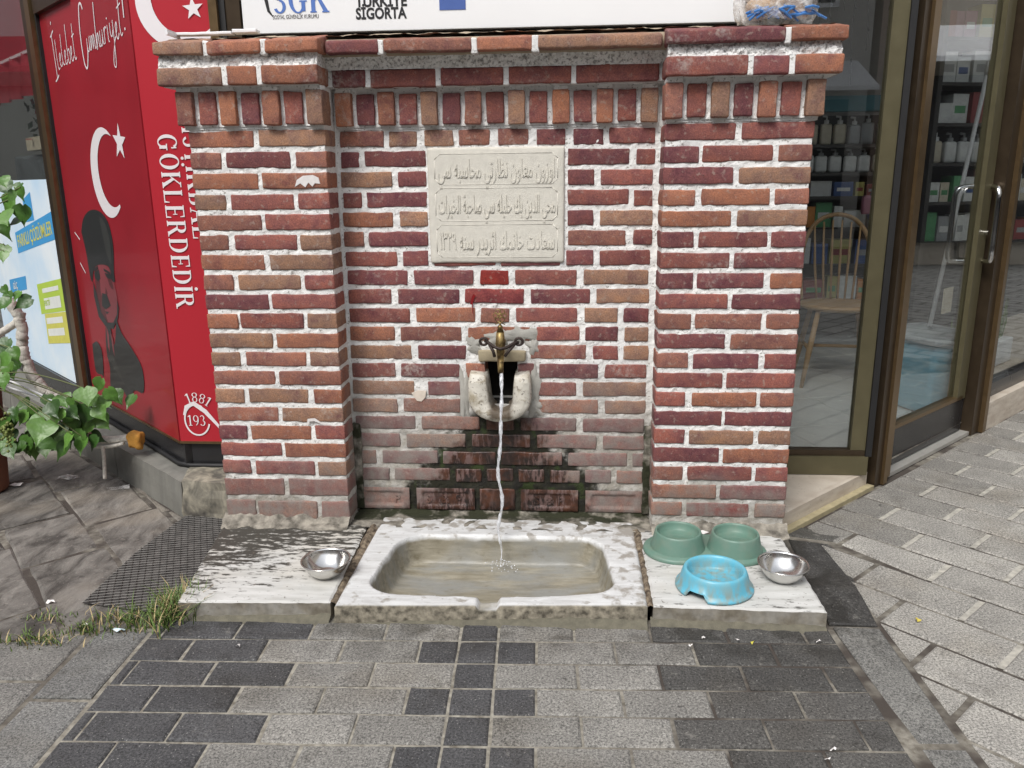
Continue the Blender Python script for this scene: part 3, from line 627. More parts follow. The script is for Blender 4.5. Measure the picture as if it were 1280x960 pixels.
# cement patch round the tap, lintel, niche
b = MB()
def blob(cx, cz, w, h, y, t=.003, n=28):
    t = min(t, .003)
    vs = [(cx, y-t, cz)]; 
    for rr in (.6, 1.):
        for i in range(n):
            a = 2*math.pi*i/n; k = rr*(1+.75*noise.noise(Vector((math.cos(a)*2+cx*9, math.sin(a)*2, cz*9)))); vs.append((cx+w*k*math.cos(a), y-(t*.9 if rr < 1 else -.004), cz+h*k*math.sin(a)))
    b.add(vs, [(0, 1+i, 1+(i+1) % n) for i in range(n)]+[(1+i, 1+n+i, 1+n+(i+1) % n, 1+(i+1) % n) for i in range(n)])
blob(.985, .675, .062, .030, R); blob(.835, .640, .032, .030, R); blob(.925, .668, .05, .03, R); blob(1.03, .635, .022, .028, R); blob(1.035, .50, .018, .06, R, .005); blob(.800, .47, .02, .085, R, .005); blob(1.035, .43, .03, .03, R, .005)
b.build('cement_patch', simple('grey_cement', (.38, .37, .34), .95, 0, .3, 40, .8), wall, smooth=True)
b = MB(); b.rbox(.852, 1.005, R-.012, R+.05, .588, .625, .006, .003); b.build('spout_lintel', simple('lintel_stone', (.33, .28, .19), .85, 0, .4, 30, .5), wall, smooth=True)
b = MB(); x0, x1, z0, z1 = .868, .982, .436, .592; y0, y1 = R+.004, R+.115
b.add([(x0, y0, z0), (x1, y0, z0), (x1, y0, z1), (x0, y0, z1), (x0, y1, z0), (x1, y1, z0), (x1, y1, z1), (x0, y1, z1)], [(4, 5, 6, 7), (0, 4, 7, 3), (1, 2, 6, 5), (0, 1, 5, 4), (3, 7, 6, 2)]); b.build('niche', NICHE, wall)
# carved U-shaped spout stone
b = MB(); n = 40; cx, zt, zb = .921, .552, .392
def outer(t):    # t 0..1 around from top-left down to top-right
    a = math.pi+math.pi*t; return (cx+.103*math.cos(a)*(1 if abs(math.cos(a)) < .98 else 1), .470+.078*math.sin(a))
def inner(t):
    a = math.pi+math.pi*t; return (cx+.004+.038*math.cos(a), .470+.040*math.sin(a))
O_ = [(cx-.096, .556), (cx-.103, .520)]+[outer(i/n) for i in range(n+1)]+[(cx+.103, .520), (cx+.096, .556)]
I_ = [(cx-.044, .550), (cx-.040, .520)]+[inner(i/n) for i in range(n+1)]+[(cx+.046, .520), (cx+.050, .550)]
rings = []
for (s_, y, mode) in ((0, R+.02, 'o'), (0, R-.036, 'o'), (.04, R-.050, 'o'), (.14, R-.058, 'o'), (.5, R-.062, 'o'), (.92, R-.058, 'o'), (.98, R-.052, 'o'), (1, R-.046, 'i'), (1, R+.05, 'i')):
    rings.append([(o[0]+(q[0]-o[0])*s_, y+noise.noise(Vector((o[0]*30, o[1]*30, s_*3)))*.003, o[1]+(q[1]-o[1])*s_) for o, q in zip(O_, I_)])
N = len(O_); vs = [p for r in rings for p in r]; b.add(vs, [(r*N+i, r*N+i+1, (r+1)*N+i+1, (r+1)*N+i) for r in range(len(rings)-1) for i in range(N-1)]+[tuple(r*N for r in range(len(rings))), tuple(r*N+N-1 for r in range(len(rings)))[::-1]])
b.build('carved_spout', SPOUT, wall, smooth=True)['label'] = 'white marble U-shaped spout stone under the tap'
# tap: brass body, butterfly bracket, filigree
tap = MB(); tx = .930
tap.tube([(tx, R, .655), (tx, R-.05, .655), (tx, R-.085, .655)], .011, 12); tap.tube([(tx, R-.085, .600), (tx, R-.085, .63), (tx, R-.085, .66), (tx, R-.085, .700)], [.009, .012, .016, .012], 14)
tap.tube([(tx, R-.085, .612), (tx, R-.094, .600), (tx+.001, R-.100, .585), (tx+.001, R-.100, .572)], [.011, .010, .009, .009], 12)
tap.tube([(tx, R-.085, .700), (tx, R-.085, .712), (tx, R-.085, .716), (tx, R-.085, .722)], [.012, .007, .010, .005], 12)
tp = tap.build('tap', BRASS, wall, smooth=True); tp['label'] = 'small brass tap with dark wing bracket and filigree key'
b = MB(); yb = R-.090
b.tube([(tx-.050, yb+.02, .668), (tx-.038, yb+.01, .664), (tx-.02, yb-.006, .655), (tx, yb-.018, .650), (tx+.02, yb-.006, .652), (tx+.045, yb+.01, .664), (tx+.055, yb+.02, .664)], .0055, 8)
b.tube([(tx-.035, yb+.005, .660), (tx-.022, yb-.006, .640), (tx-.018, yb-.004, .622)], .005, 8); b.tube([(tx+.045, yb+.008, .660), (tx+.028, yb-.004, .642), (tx+.014, yb-.008, .624)], .005, 8)
for sx_ in (-.054, .058): b.tube([(tx+sx_+.012*math.cos(a), yb+.016, .667+.011*math.sin(a)) for a in [i*math.pi/6 for i in range(13)]], .0045, 6, False)
b.tube([(tx+.017*math.cos(a), yb+.005+.017*math.sin(a), .650) for a in [i*math.pi/8 for i in range(17)]], .003, 6, False)
b.build('wing_bracket', IRON, tp, smooth=True)
b = MB()
for k in range(6):
    a0 = k*math.pi/3; qx, qz = tx+.0125*math.cos(a0), .752+.0125*math.sin(a0); b.tube([(qx+.0085*math.cos(a), R-.085, qz+.0085*math.sin(a)) for a in [i*math.pi/6 for i in range(13)]], .0014, 5, False)
b.tube([(tx+.007*math.cos(a), R-.085, .752+.007*math.sin(a)) for a in [i*math.pi/6 for i in range(13)]], .0015, 5, False); b.tube([(tx, R-.085, .718), (tx, R-.085, .732)], .003, 6)
b.tube([(tx-.016, R-.085, .724), (tx, R-.085, .730), (tx+.016, R-.085, .724)], .0018, 5)
b.build('filigree_key', BRASS, tp, smooth=True)
# inscribed plaque
pq = MB(); pq.rbox(.703, 1.129, R-.007, R+.03, .908, 1.262, .008, .0012, step=.02); pl = pq.build('inscribed_plaque', PSTONE, wall, smooth=True); pl['label'] = 'white stone plaque with three lines of raised Ottoman script'
b = MB(); yf = R-.007
for (z0, z1) in ((1.151, 1.243), (1.040, 1.140), (.926, 1.028)):
    c_ = .016; X0, X1 = .726, 1.108
    pts = [(X0+c_, z0), (X1-c_, z0), (X1, z0+c_), (X1, z1-c_), (X1-c_, z1), (X0+c_, z1), (X0, z1-c_), (X0, z0+c_)]
    for i in range(8):
        a, q = pts[i], pts[(i+1) % 8]; b.tube([(a[0], yf+.0008, a[1]), (q[0], yf+.0008, q[1])], .0018, 6)
b.build('raised_border', PSTONE, pl, smooth=True)
FORMS = {'ا': (0xFE8D, 2), 'ب': (0xFE8F, 4), 'ة': (0xFE93, 2), 'ت': (0xFE95, 4), 'ث': (0xFE99, 4), 'ج': (0xFE9D, 4), 'ح': (0xFEA1, 4), 'خ': (0xFEA5, 4), 'د': (0xFEA9, 2), 'ر': (0xFEAD, 2), 'ز': (0xFEAF, 2), 'س': (0xFEB1, 4), 'ص': (0xFEB9, 4), 'ظ': (0xFEC5, 4), 'ع': (0xFEC9, 4), 'ك': (0xFED9, 4), 'ل': (0xFEDD, 4), 'م': (0xFEE1, 4), 'ن': (0xFEE5, 4), 'ه': (0xFEE9, 4), 'و': (0xFEED, 2), 'ي': (0xFEF1, 4)}
def shape(t):
    out = []
    for i, ch in enumerate(t):
        if ch not in FORMS: out.append(ch); continue
        cpt, n_ = FORMS[ch]; pv = t[i-1] if i else ' '; nx_ = t[i+1] if i < len(t)-1 else ' '
        jp = pv in FORMS and FORMS[pv][1] == 4; jn = nx_ in FORMS and n_ == 4
        out.append(chr(cpt+(3 if jp and jn else 1 if jp else 2 if jn else 0)))
    return ''.join(out[::-1])
for (t, zb, sz, wd) in (('اوزون معاون نظارتي محاسبه سي', 1.172, .078, .362), ('محي الدين بك حليله سي صاحبة الخيرات', 1.065, .076, .366), ('سعادت خانمك اثريدر سنه ١٣٢٩', .952, .078, .362)):
    s_ = shape(t)
    if '١' in t: s_ = '١٣٢٩ ' + shape('سعادت خانمك اثريدر سنه')
    o = text_mesh(s_, sz, lambda u, v, w, zb=zb: (u, yf-w+.0015, zb+v), 'raised_script', PSTONE, pl, .0042, .0004)
    xs = [v.co.x for v in o.data.vertices]; w0 = max(xs)-min(xs)
    for v in o.data.vertices: v.co.x *= wd/w0
    o.location.x = .917-WORLD[pl.name].x-wd*(max(xs)+min(xs))/2/w0
# paint marks on the bricks
def splash(pts, y, col, nm='paint_mark'):
    b = MB(); b.add([(p[0], y, p[1]) for p in pts]+[(p[0], y+.004, p[1]) for p in pts], [tuple(range(len(pts)))]+[(i, len(pts)+i, len(pts)+(i+1) % len(pts), (i+1) % len(pts)) for i in range(len(pts))]); return b.build(nm, col, wall)
WP = simple('white_paint', (.72, .69, .68), .6, 0, .2, 60); RP = simple('red_paint', (.22, .012, .014), .25)
splash([(.318, 1.150), (.325, 1.170), (.345, 1.182), (.375, 1.184), (.392, 1.176), (.396, 1.158), (.380, 1.160), (.372, 1.150), (.360, 1.162), (.350, 1.148), (.335, 1.160)], -.0035, WP)
b = MB(); ribbon(b, [(.300, .400), (.305, .415), (.325, .417), (.352, .402)], lambda t: .002+.010*math.sin(math.pi*t), lambda u, v, w: (u, -.0035, v)); b.build('paint_mark', WP, wall)
b = MB(); ribbon(b, [(.842, .806), (.836, .795), (.830, .775)], lambda t: .011*(1-.3*t), lambda u, v, w: (u, R-.0035, v)); ribbon(b, [(.834, .78), (.835, .745)], .0025, lambda u, v, w: (u, R-.004, v)); b.build('paint_drip', RP, wall)
splash([(.622, .477), (.645, .486), (.672, .484), (.668, .462), (.655, .448), (.640, .450)], R-.003, simple('plaster_daub', (.66, .58, .50), .9, 0, .2, 50))
# ------------------------------------------------------------------ water
b = MB(); pts = []
for i in range(60):
    t = i/59; z = .572-.61*t; y = .0185-.115*t**.55*1.25; x = .931+.0055*math.sin(t*7+.5)+.005*t*math.sin(t*23)+(.012*math.exp(-((t-.66)/.12)**2))-.004*math.exp(-((t-.8)/.08)**2)
    pts.append((x, y, max(z, -.028)))
b.tube(pts, [(.0052+.0014*math.sin(i*.9)+.0009*math.sin(i*2.3))*(1 if i < 46 else max(.25, 1-(i-46)/15)) for i in range(60)], 10)
dr_ = random.Random(4)
for i in range(46):
    a = dr_.uniform(0, 6.28); q = dr_.uniform(.005, .05)**1; zz = -.030+dr_.uniform(0, .03)*(1-q/.055); s9 = dr_.uniform(.0012, .0028); b.lathe([(.0003, -s9), (s9*.8, -s9*.5), (s9, 0), (s9*.7, s9*.6), (.0003, s9)], (.936+q*math.cos(a)*1.3, -.125+q*math.sin(a), zz), 6)
tag(b.build('water_stream', WATER, None, smooth=True), 'thin wavering stream of clear water falling from the brass tap into the basin', 'water')
# ------------------------------------------------------------------ basin
b = MB(); X0, X1, Y0, Y1 = .516, 1.362, -.502, .062; st = .0042; nx = round((X1-X0)/st); ny = round((Y1-Y0)/st)
def basin_h(x, y):
    cx_, cy_ = .931, -.243; k = (y-cy_)/.2; hx = .347-.022*k-.008; bow = .028*(1-((x-cx_)/.34)**2) if y < cy_ else 0
    hy = .183+max(0, bow); r = .085; dx = abs(x-cx_)-(hx-r); dy = abs(y-cy_)-(hy-r)
    d = (math.hypot(max(dx, 0), max(dy, 0))+min(max(dx, dy), 0)-r) + noise.noise(Vector((x*14, y*14, 0)))*.004
    z = .050
    if d < 0:
        t = min(1, -d/.026); z -= .090*(1-(1-t)**1.8)+.010*min(1, -d/.2)
    elif d < .004: z -= .0015*(1-d/.004)**2
    # overflow notch in the front rim
    if y < -.40 and d > -.02:
        e = abs(x-.931)-(.033+.02*max(0, (-.47-y))*0); 
        if e < 0: z -= .016*min(1, -e/.010)
    z += noise.noise(Vector((x*16, y*16, 5)))*.0014+noise.noise(Vector((x*70, y*70, 2)))*.0005
    ed = min(x-X0, X1-x, y-Y0); z -= max(0, .007-ed)*.8
    return z
for i in range(nx+1):
    for k in range(ny+1): x = X0+(X1-X0)*i/nx; y = Y0+(Y1-Y0)*k/ny; b.v.append((x, y+.05*(x-.93)*(-y/.5), basin_h(x, y)))
for i in range(nx):
    for k in range(ny): a = i*(ny+1)+k; b.f.append((a, a+ny+1, a+ny+2, a+1))
for i in range(nx):      # front and side skirts
    a = i*(ny+1); c2 = (i+1)*(ny+1); base = len(b.v); xa, ya, za = b.v[a]; xb_, yb_, zb_ = b.v[c2]
    b.v += [(xa, ya-.002, -.02), (xb_, yb_-.002, -.02)]; b.f.append((a, base, base+1, c2))
for k in range(ny):
    for col in (0, nx*(ny+1)):
        a = col+k; base = len(b.v); b.v += [(*b.v[a][:2], -.02), (*b.v[a+1][:2], -.02)]; b.f.append((a, a+1, base+1, base) if col == 0 else (a, base, base+1, a+1))
basin = tag(b.build('marble_basin', BASIN, None, smooth=True, origin=(.93, -.27, 0)), 'white marble trough basin with rounded corners below the brick wall', 'basin')
def marble_slab(poly, z, nm, mat, label):
    b = MB(); P = [Vector(p) for p in poly]; nU, nV = 70, 60
    for i in range(nU+1):
        for k in range(nV+1):
            u, v = i/nU, k/nV; p = (P[0]*(1-u)+P[1]*u)*(1-v)+(P[3]*(1-u)+P[2]*u)*v; ed = min(i, nU-i, k)*.007
            edge = 1 if min(i, nU-i, k) == 0 else 0; j = noise.noise(Vector((p.x*40, p.y*40, 0)))*.003*edge
            b.v.append((p.x+j, p.y+j, z-.004*edge+noise.noise(Vector((p.x*13, p.y*13, 2)))*.0012))
    for i in range(nU):
        for k in range(nV): a = i*(nV+1)+k; b.f.append((a, a+nV+1, a+nV+2, a+1))
    loop = [i*(nV+1) for i in range(nU+1)]+[nU*(nV+1)+k for k in range(1, nV+1)]
    loop = [k for k in range(nV, 0, -1)]+loop
    for q in range(len(loop)-1):
        a, c2 = loop[q], loop[q+1]; base = len(b.v); b.v += [(b.v[a][0], b.v[a][1], -.02), (b.v[c2][0], b.v[c2][1], -.02)]; b.f.append((a, base, base+1, c2))
    return tag(b.build(nm, mat, None, smooth=False), label, 'stone slab')
marble_slab([(.078, -.524), (.500, -.505), (.478, -.002), (-.012, -.002)], .050, 'marble_slab', MARBLE_L, 'mould-stained white marble slab left of the basin')
marble_slab([(1.378, -.480), (1.830, -.488), (1.826, -.002), (1.378, -.002)], .050, 'marble_slab', MARBLE_R, 'cleaner white marble slab right of the basin, carrying the pet bowls')
b = MB()
for (xa, xb, ya, yb) in ((.486, .518, -.50, 0), (1.358, 1.384, -.475, 0)):
    vs = []
    for i in range(40):
        for k in range(5): y = ya+(yb-ya)*i/39; x = xa+(xb-xa)*k/4; vs.append((x, y, .038+.010*(1-abs(k-2)/2)*1+noise.noise(Vector((x*60, y*40, 0)))*.006+(.008 if i > 28 else 0)))
    b.add(vs, [(i*5+k, i*5+k+1, (i+1)*5+k+1, (i+1)*5+k) for i in range(39) for k in range(4)])
m = Mat('dirty_joint'); n = m.noise(70, 4); c = m.mix(m.mr(n, .35, .65), (.05, .035, .025), (.25, .20, .14)); JO = m.fin(c, .95)
jo = b.build('dirt', JO, None, smooth=True); stuff(jo); tag(jo, 'brown dirt filling the joints beside the basin', 'dirt')
b = MB()
for (xa, xb, ya) in ((.08, .50, -.520), (.51, 1.36, -.506), (1.37, 1.83, -.490)):
    n = int((xb-xa)/.01); vs = []
    for i in range(n+1):
        x = xa+(xb-xa)*i/n; q = noise.noise(Vector((x*30, 0, 4))); vs += [(x, ya+.015, .014+.008*q), (x, ya-.008-.008*q, .004), (x, ya-.022-.012*q, -.008)]
    b.add(vs, [(i*3+k, (i+1)*3+k, (i+1)*3+k+1, i*3+k+1) for i in range(n) for k in range(2)])
o = b.build('silt', simple('silt', (.13, .12, .09), .95, 0, .6, 50, .8), None, smooth=True); stuff(o); tag(o, 'grey silt along the foot of the marble slabs', 'dirt')
# ------------------------------------------------------------------ pet bowls
def steel_bowl(x, y, tilt, label):
    t = thing('steel_bowl', label, 'bowl', (x, y, 0.050), 'stainless steel bowls set out for animals')
    out = [(.026, .0005), (.032, .001), (.040, .006), (.055, .022), (.065, .040), (.069, .0485), (.0715, .0500), (.0715, .0515), (.0695, .0520), (.0665, .0500)]
    inn = [(.0655, .046), (.060, .035), (.050, .020), (.036, .0075), (.025, .0045), (.002, .004)]
    b = MB(); b.lathe(out+inn, (x, y, .050), 56)
    o = b.build('bowl_body', STEEL, t, smooth=True); o.rotation_euler = (tilt, 0, 0); return t
steel_bowl(.445, -.352, .02, 'small stainless steel bowl on the mould-stained slab, left of the basin')
steel_bowl(1.757, -.312, .03, 'small stainless steel bowl at the right edge of the right marble slab')
t = thing('double_pet_bowl', 'green plastic double pet feeder with two raised bowls on one base', 'pet bowl', (1.565, -.145, .050))
b = MB(); n = 30; z0 = .0505; P = []
for rr, z in ((1.0, 0), (1.02, .004), (1.0, .010), (.955, .0135)):
    pts = [(1.478+(-.098*rr)*math.cos(a)*1, -.143+.098*rr*math.sin(a)) for a in [math.radians(-90+180*i/n) for i in range(n+1)]]+[(1.652+.098*rr*math.cos(a), -.146-.098*rr*math.sin(a)) for a in [math.radians(-90+180*i/n) for i in range(n+1)]]
    P.append([(p[0], p[1], z0+z) for p in pts])
N = len(P[0]); b.add([p for r in P for p in r], [(r*N+i, r*N+(i+1) % N, (r+1)*N+(i+1) % N, (r+1)*N+i) for r in range(3) for i in range(N)]+[tuple(3*N+i for i in range(N))]); b.build('base_tray', GREENP, t, smooth=True)
for (x, y) in ((1.484, -.138), (1.656, -.144)):
    b = MB(); b.lathe([(.084, .0), (.083, .004), (.076, .026), (.071, .050), (.069, .0545), (.0665, .056), (.064, .0545), (.062, .049), (.0615, .034), (.054, .027), (.002, .026)], (x, y, z0+.010), 56); b.build('bowl_cup', GREENP, t, smooth=True)
    b = MB(); b.lathe([(.0605, .0), (.001, .0)], (x, y, z0+.044), 40); b.f = b.f[:40]; b.build('water', CALM, t)
t = thing('blue_pet_bowl', 'light blue round plastic pet bowl with a flared scuffed skirt and finger notch', 'pet bowl', (1.557, -.366, .050))
prof = [(.104, .0), (.108, .003), (.107, .008), (.102, .011), (.097, .020), (.090, .044), (.087, .052), (.084, .0565), (.080, .0575), (.0765, .0555), (.074, .050), (.069, .026), (.064, .020), (.002, .019)]
b = MB(); seg = 96; na = math.radians(232)
for i, (r, z) in enumerate(prof):
    for k in range(seg):
        a = 2*math.pi*k/seg; d = abs((a-na+math.pi) % (2*math.pi)-math.pi); zz = z
        if i <= 4:
            e = max(0, min(1, (.30-d)/.07)); zz = z+e*max(0, .0225-z)*.98
        rr = r-(e*max(0, (.0225-z))*.28 if i <= 4 else 0); b.v.append((1.557+rr*math.cos(a), -.366+rr*math.sin(a), 0.0505+zz))
n = len(prof); b.f = [(i*seg+k, i*seg+(k+1) % seg, (i+1)*seg+(k+1) % seg, (i+1)*seg+k) for i in range(n-1) for k in range(seg)]+[tuple((n-1)*seg+k for k in range(seg))]
b.build('bowl_body', BLUEPL, t, smooth=True)
b = MB(); b.lathe([(.0705, 0), (.001, 0)], (1.557, -.366, .0645+.034), 40); b.f = b.f[:40]; b.build('water', CALM, t)
# ------------------------------------------------------------------ shop front, left of the wall
A42 = math.radians(42); dl = Vector((-math.cos(A42), math.sin(A42), 0)); nl = Vector((-math.sin(A42), -math.cos(A42), 0)); ol = Vector((-.29, .29, 0))
def LP(s, z, w=0.): return tuple(ol+dl*s+nl*w+Vector((0, 0, z)))
def LB(b, s0, s1, z0, z1, w0, w1): b.box(s0, s1, z0, z1, w0, w1, LP); return b
def P2(x, z, w=0.): return (x, .29-w, z)
def stacked(polys, fn, name, mat, parent, lvl):
    b = MB()
    for i, p in enumerate(polys): b.poly(p, fn, lvl+i*.00006)
    return b.build(name, mat, parent)
rp = thing('red_poster_cabinet', 'red glossy poster cabinet with crescents, portrait print and white lettering left of the brick wall', 'poster cabinet', (-.29, .29, .14))
b = MB(); LB(b, .003, .973, .238, 3.22, -.12, 0); b.build('portrait_panel', RED1, rp)
b = MB(); b.box(-.287, -.021, .292, .41, .238, 3.22); b.build('lettering_panel', RED2, rp)
b = MB(); LB(b, -.004, .98, .232, .240, -.02, .004); b.box(-.292, .0, .286, .40, .231, .2395); b.build('bottom_trim', BRONZE, rp)
b = MB(); LB(b, -.02, 1.19, .14, .229, -.15, -.008); b.build('kick_board', BLACK, rp); b = MB(); b.box(-.272, .30, .302, .45, .14, .2285); b.build('kick_board', BLACK, rp)
b = MB(); b.tube([LP(1.2, .15, .0), LP(.3, .15, .0), LP(.02, .148, .004), (-.255, .285, .147), (-.12, .288, .146), (.1, .29, .146)], .009, 8); b.build('cable', GASKET, rp, smooth=True)
b = MB(); LB(b, .56, .975, 1.835, 1.90, .001, .02); b.build('top_frame', DARKBR, rp)
# prints on the portrait panel
hat = [(0.813, 0.972), (0.77, 1.023), (0.694, 1.057), (0.61, 1.067), (0.529, 1.057), (0.475, 1.03), (0.448, 0.986), (0.444, 0.925), (0.472, 0.83), (0.477, 0.792), (0.513, 0.795), (0.522, 0.842), (0.585, 0.851), (0.676, 0.841), (0.729, 0.811), (0.757, 0.769), (0.778, 0.791), (0.787, 0.891)]
face = [(0.711, 0.829), (0.664, 0.845), (0.585, 0.851), (0.523, 0.839), (0.494, 0.797), (0.478, 0.718), (0.513, 0.65), (0.585, 0.609), (0.631, 0.614), (0.697, 0.647), (0.723, 0.728)]
feat = [[(0.72, 0.809), (0.652, 0.827), (0.647, 0.791), (0.684, 0.775), (0.718, 0.789)], [(0.588, 0.818), (0.513, 0.817), (0.503, 0.796), (0.567, 0.8)], [(0.652, 0.731), (0.595, 0.73), (0.564, 0.687), (0.631, 0.664), (0.675, 0.676)], [(0.644, 0.656), (0.594, 0.658), (0.629, 0.644)],
 [(0.746, 0.77), (0.723, 0.728), (0.697, 0.647), (0.632, 0.61), (0.562, 0.618), (0.501, 0.658), (0.478, 0.718), (0.471, 0.687), (0.497, 0.642), (0.573, 0.591), (0.652, 0.584), (0.737, 0.622), (0.762, 0.708)]]
coat = [[(0.878, 0.485), (0.806, 0.506), (0.76, 0.466), (0.784, 0.356), (0.803, 0.36), (0.877, 0.359), (0.887, 0.412)], [(0.517, 0.64), (0.481, 0.589), (0.384, 0.537), (0.295, 0.47), (0.312, 0.37), (0.42, 0.357), (0.502, 0.278), (0.539, 0.329), (0.699, 0.314), (0.682, 0.408), (0.696, 0.476), (0.67, 0.565), (0.612, 0.539), (0.579, 0.526)], [(.66, .60), (.60, .58), (.63, .50), (.68, .53)]]
def smooth_poly(p): 
    q = [Vector((a, c, 0)) for a, c in p]; q = q+[q[0]]; return [(v.x, v.y) for v in spline(q, 4)[:-1]]
stacked([smooth_poly(face)], LP, 'portrait_face', FPRINT, rp, .0010)
stacked([smooth_poly(hat)]+feat+[smooth_poly(c) for c in coat], LP, 'portrait_shading', KPRINT, rp, .0014)
MPRINT = gloss('portrait_mid_tone', (.115, .026, .030), .05); HPRINT = gloss('portrait_hat_light', (.045, .047, .045), .05)
mid = [[(.711, .829), (.664, .845), (.655, .80), (.668, .74), (.652, .69), (.640, .64), (.631, .614), (.697, .647), (.723, .728)], [(.565, .800), (.520, .795), (.505, .76), (.540, .765)], [(.600, .760), (.585, .735), (.612, .728)]]
stacked([smooth_poly(c) for c in mid], LP, 'portrait_mid_tone', MPRINT, rp, .0012)
for i_, c_ in enumerate(([(.56, 1.045), (.50, 1.02), (.47, .95), (.485, .86), (.53, .90), (.55, .98)], [(.70, .46), (.62, .47), (.57, .42), (.52, .36), (.60, .40)])): stacked([smooth_poly(c_)], LP, ('hat_highlight', 'coat_highlight')[i_], HPRINT, rp, .0020)
for c_ in ([(.655, .595), (.635, .560), (.655, .48), (.668, .50)], [(.612, .575), (.590, .545), (.600, .470), (.612, .50)]): stacked([c_], LP, 'collar_print', FPRINT, rp, .0021)
for c_ in ([(.712, .826), (.660, .840), (.658, .832), (.708, .814)], [(.590, .836), (.520, .826), (.522, .816), (.588, .826)]): stacked([c_], LP, 'brow_print', KPRINT, rp, .0023)
# crescents and stars
def crescent(cx, cz, R0, ix, iz, R1, tip0, tip1):
    A = arc(cx, cz, R0, R0, tip0, tip1, 36); B = []
    for i in range(37):
        p = A[i]; v = Vector((p[0]-ix, p[1]-iz)); v = v.normalized()*min(R1, v.length); B.append((ix+v.x, iz+v.y))
    return A, B
def crescent_mesh(b, a, fn, w): A, B = a; n = len(A); b.add([fn(p[0], p[1], w) for p in A]+[fn(p[0], p[1], w) for p in B], [(i, i+1, n+i+1, n+i) for i in range(n-1)])
def star(cx, cz, R0, rot=90.): return [(cx+(R0 if i % 2 == 0 else R0*.4)*math.cos(math.radians(rot+36*i)), cz+(R0 if i % 2 == 0 else R0*.4)*math.sin(math.radians(rot+36*i))) for i in range(10)]
b = MB(); crescent_mesh(b, crescent(-.415, 1.205, .165, -.365, 1.212, .132, 52, 312), lambda u, v, w: LP(-u, v, w), .0016)
sp = star(-.232, 1.31, .066, -60); b.add([LP(.232, 1.31, .0018)]+[LP(-p[0], p[1], .0018) for p in sp], [(0, 1+i, 1+(i+1) % 10) for i in range(10)]); b.build('crescent_print', WPRINT, rp)
b = MB(); crescent_mesh(b, crescent(-.118, 1.735, .147, -.094, 1.745, .118, 60, 318), P2, .0008)
sp = star(-.074, 1.712, .036, 94); b.add([P2(-.074, 1.712, .001)]+[P2(p[0], p[1], .001) for p in sp], [(0, 1+i, 1+(i+1) % 10) for i in range(10)]); b.build('crescent_print', WPRINT, rp)
# brush script: strokes in (reading direction, height) units; x = 0 at the far end of the panel
def script(b, fn):
    g = [  # capital I with dot and serifs
     ([(.0, .115), (.045, .135)], .006), ([(.03, .17), (.028, .158)], .007), ([(.018, .125), (.020, .05), (.022, -.03), (.018, -.045)], .006), ([(-.005, -.05), (.02, -.042), (.045, -.03)], .006),
     ([(.050, .10), (.048, .02), (.056, -.010), (.070, -.005)], .005),
     ([(.078, .012), (.092, .030), (.090, .045), (.080, .035), (.082, .005), (.094, -.004), (.106, .01)], .005),
     ([(.120, .11), (.112, .03), (.120, .0), (.136, .0)], .005), ([(.142, .015), (.156, .032), (.154, .047), (.144, .037), (.146, .006), (.158, -.004), (.170, .012)], .005),
     ([(.186, .135), (.180, .04), (.184, .0), (.198, -.002), (.206, .02), (.198, .045), (.186, .04)], .005), ([(.216, .015), (.230, .034), (.228, .050), (.218, .040), (.220, .008), (.232, -.002), (.246, .014)], .005),
     ([(.262, .125), (.256, .03), (.262, .0), (.276, .006)], .005), ([(.246, .080), (.276, .088)], .005),
     ([(.400, .150), (.388, .172), (.366, .165), (.348, .10), (.344, .03), (.352, -.03), (.374, -.045), (.394, -.01), (.404, .022)], .008),
     ([(.404, .052), (.402, .018), (.412, .006), (.424, .025), (.426, .056), (.428, .014), (.438, .008)], .005), ([(.440, .055), (.442, .008), (.452, .050), (.460, .045), (.462, .008), (.472, .052), (.480, .044), (.482, .008), (.492, .012)], .005),
     ([(.510, .155), (.500, .06), (.500, .0), (.508, .040), (.520, .050), (.524, .010), (.534, .008)], .006), ([(.540, .056), (.538, .016), (.548, .006), (.560, .03), (.562, .058), (.564, .014), (.574, .010)], .005),
     ([(.582, .060), (.582, .008)], .005), ([(.583, .045), (.594, .060), (.604, .054)], .005), ([(.616, .062), (.616, .014), (.624, .010)], .005), ([(.618, .086), (.619, .080)], .006),
     ([(.640, .066), (.640, .030), (.652, .022), (.664, .04)], .005), ([(.668, .070), (.666, .0), (.658, -.07), (.644, -.075), (.640, -.055), (.668, .0), (.684, .016)], .005),
     ([(.690, .022), (.702, .042), (.700, .058), (.690, .048), (.692, .016), (.704, .006), (.716, .022)], .005),
     ([(.738, .150), (.728, .05), (.734, .012), (.748, .018)], .005), ([(.716, .098), (.752, .108)], .005), ([(.778, .175), (.772, .06)], .007), ([(.770, .030), (.770, .022)], .009)]
    for i, (p, w) in enumerate(g): ribbon(b, [(q.x, q.y) for q in spline([(a, c, 0) for a, c in p], 5)], w, fn, .0012+i*.00004)
b = MB(); script(b, lambda u, v, w: LP(.862-u*1.06, 1.620+v*1.0+u*.02, w)); b.build('script_lettering', WPRINT, rp)
for q in ([(.900, .968), (.845, .940)], [(.885, .840), (.83, .800)]): b = MB(); ribbon(b, q, .006, LP, .0022); b.build('light_scratch', WPRINT, rp)
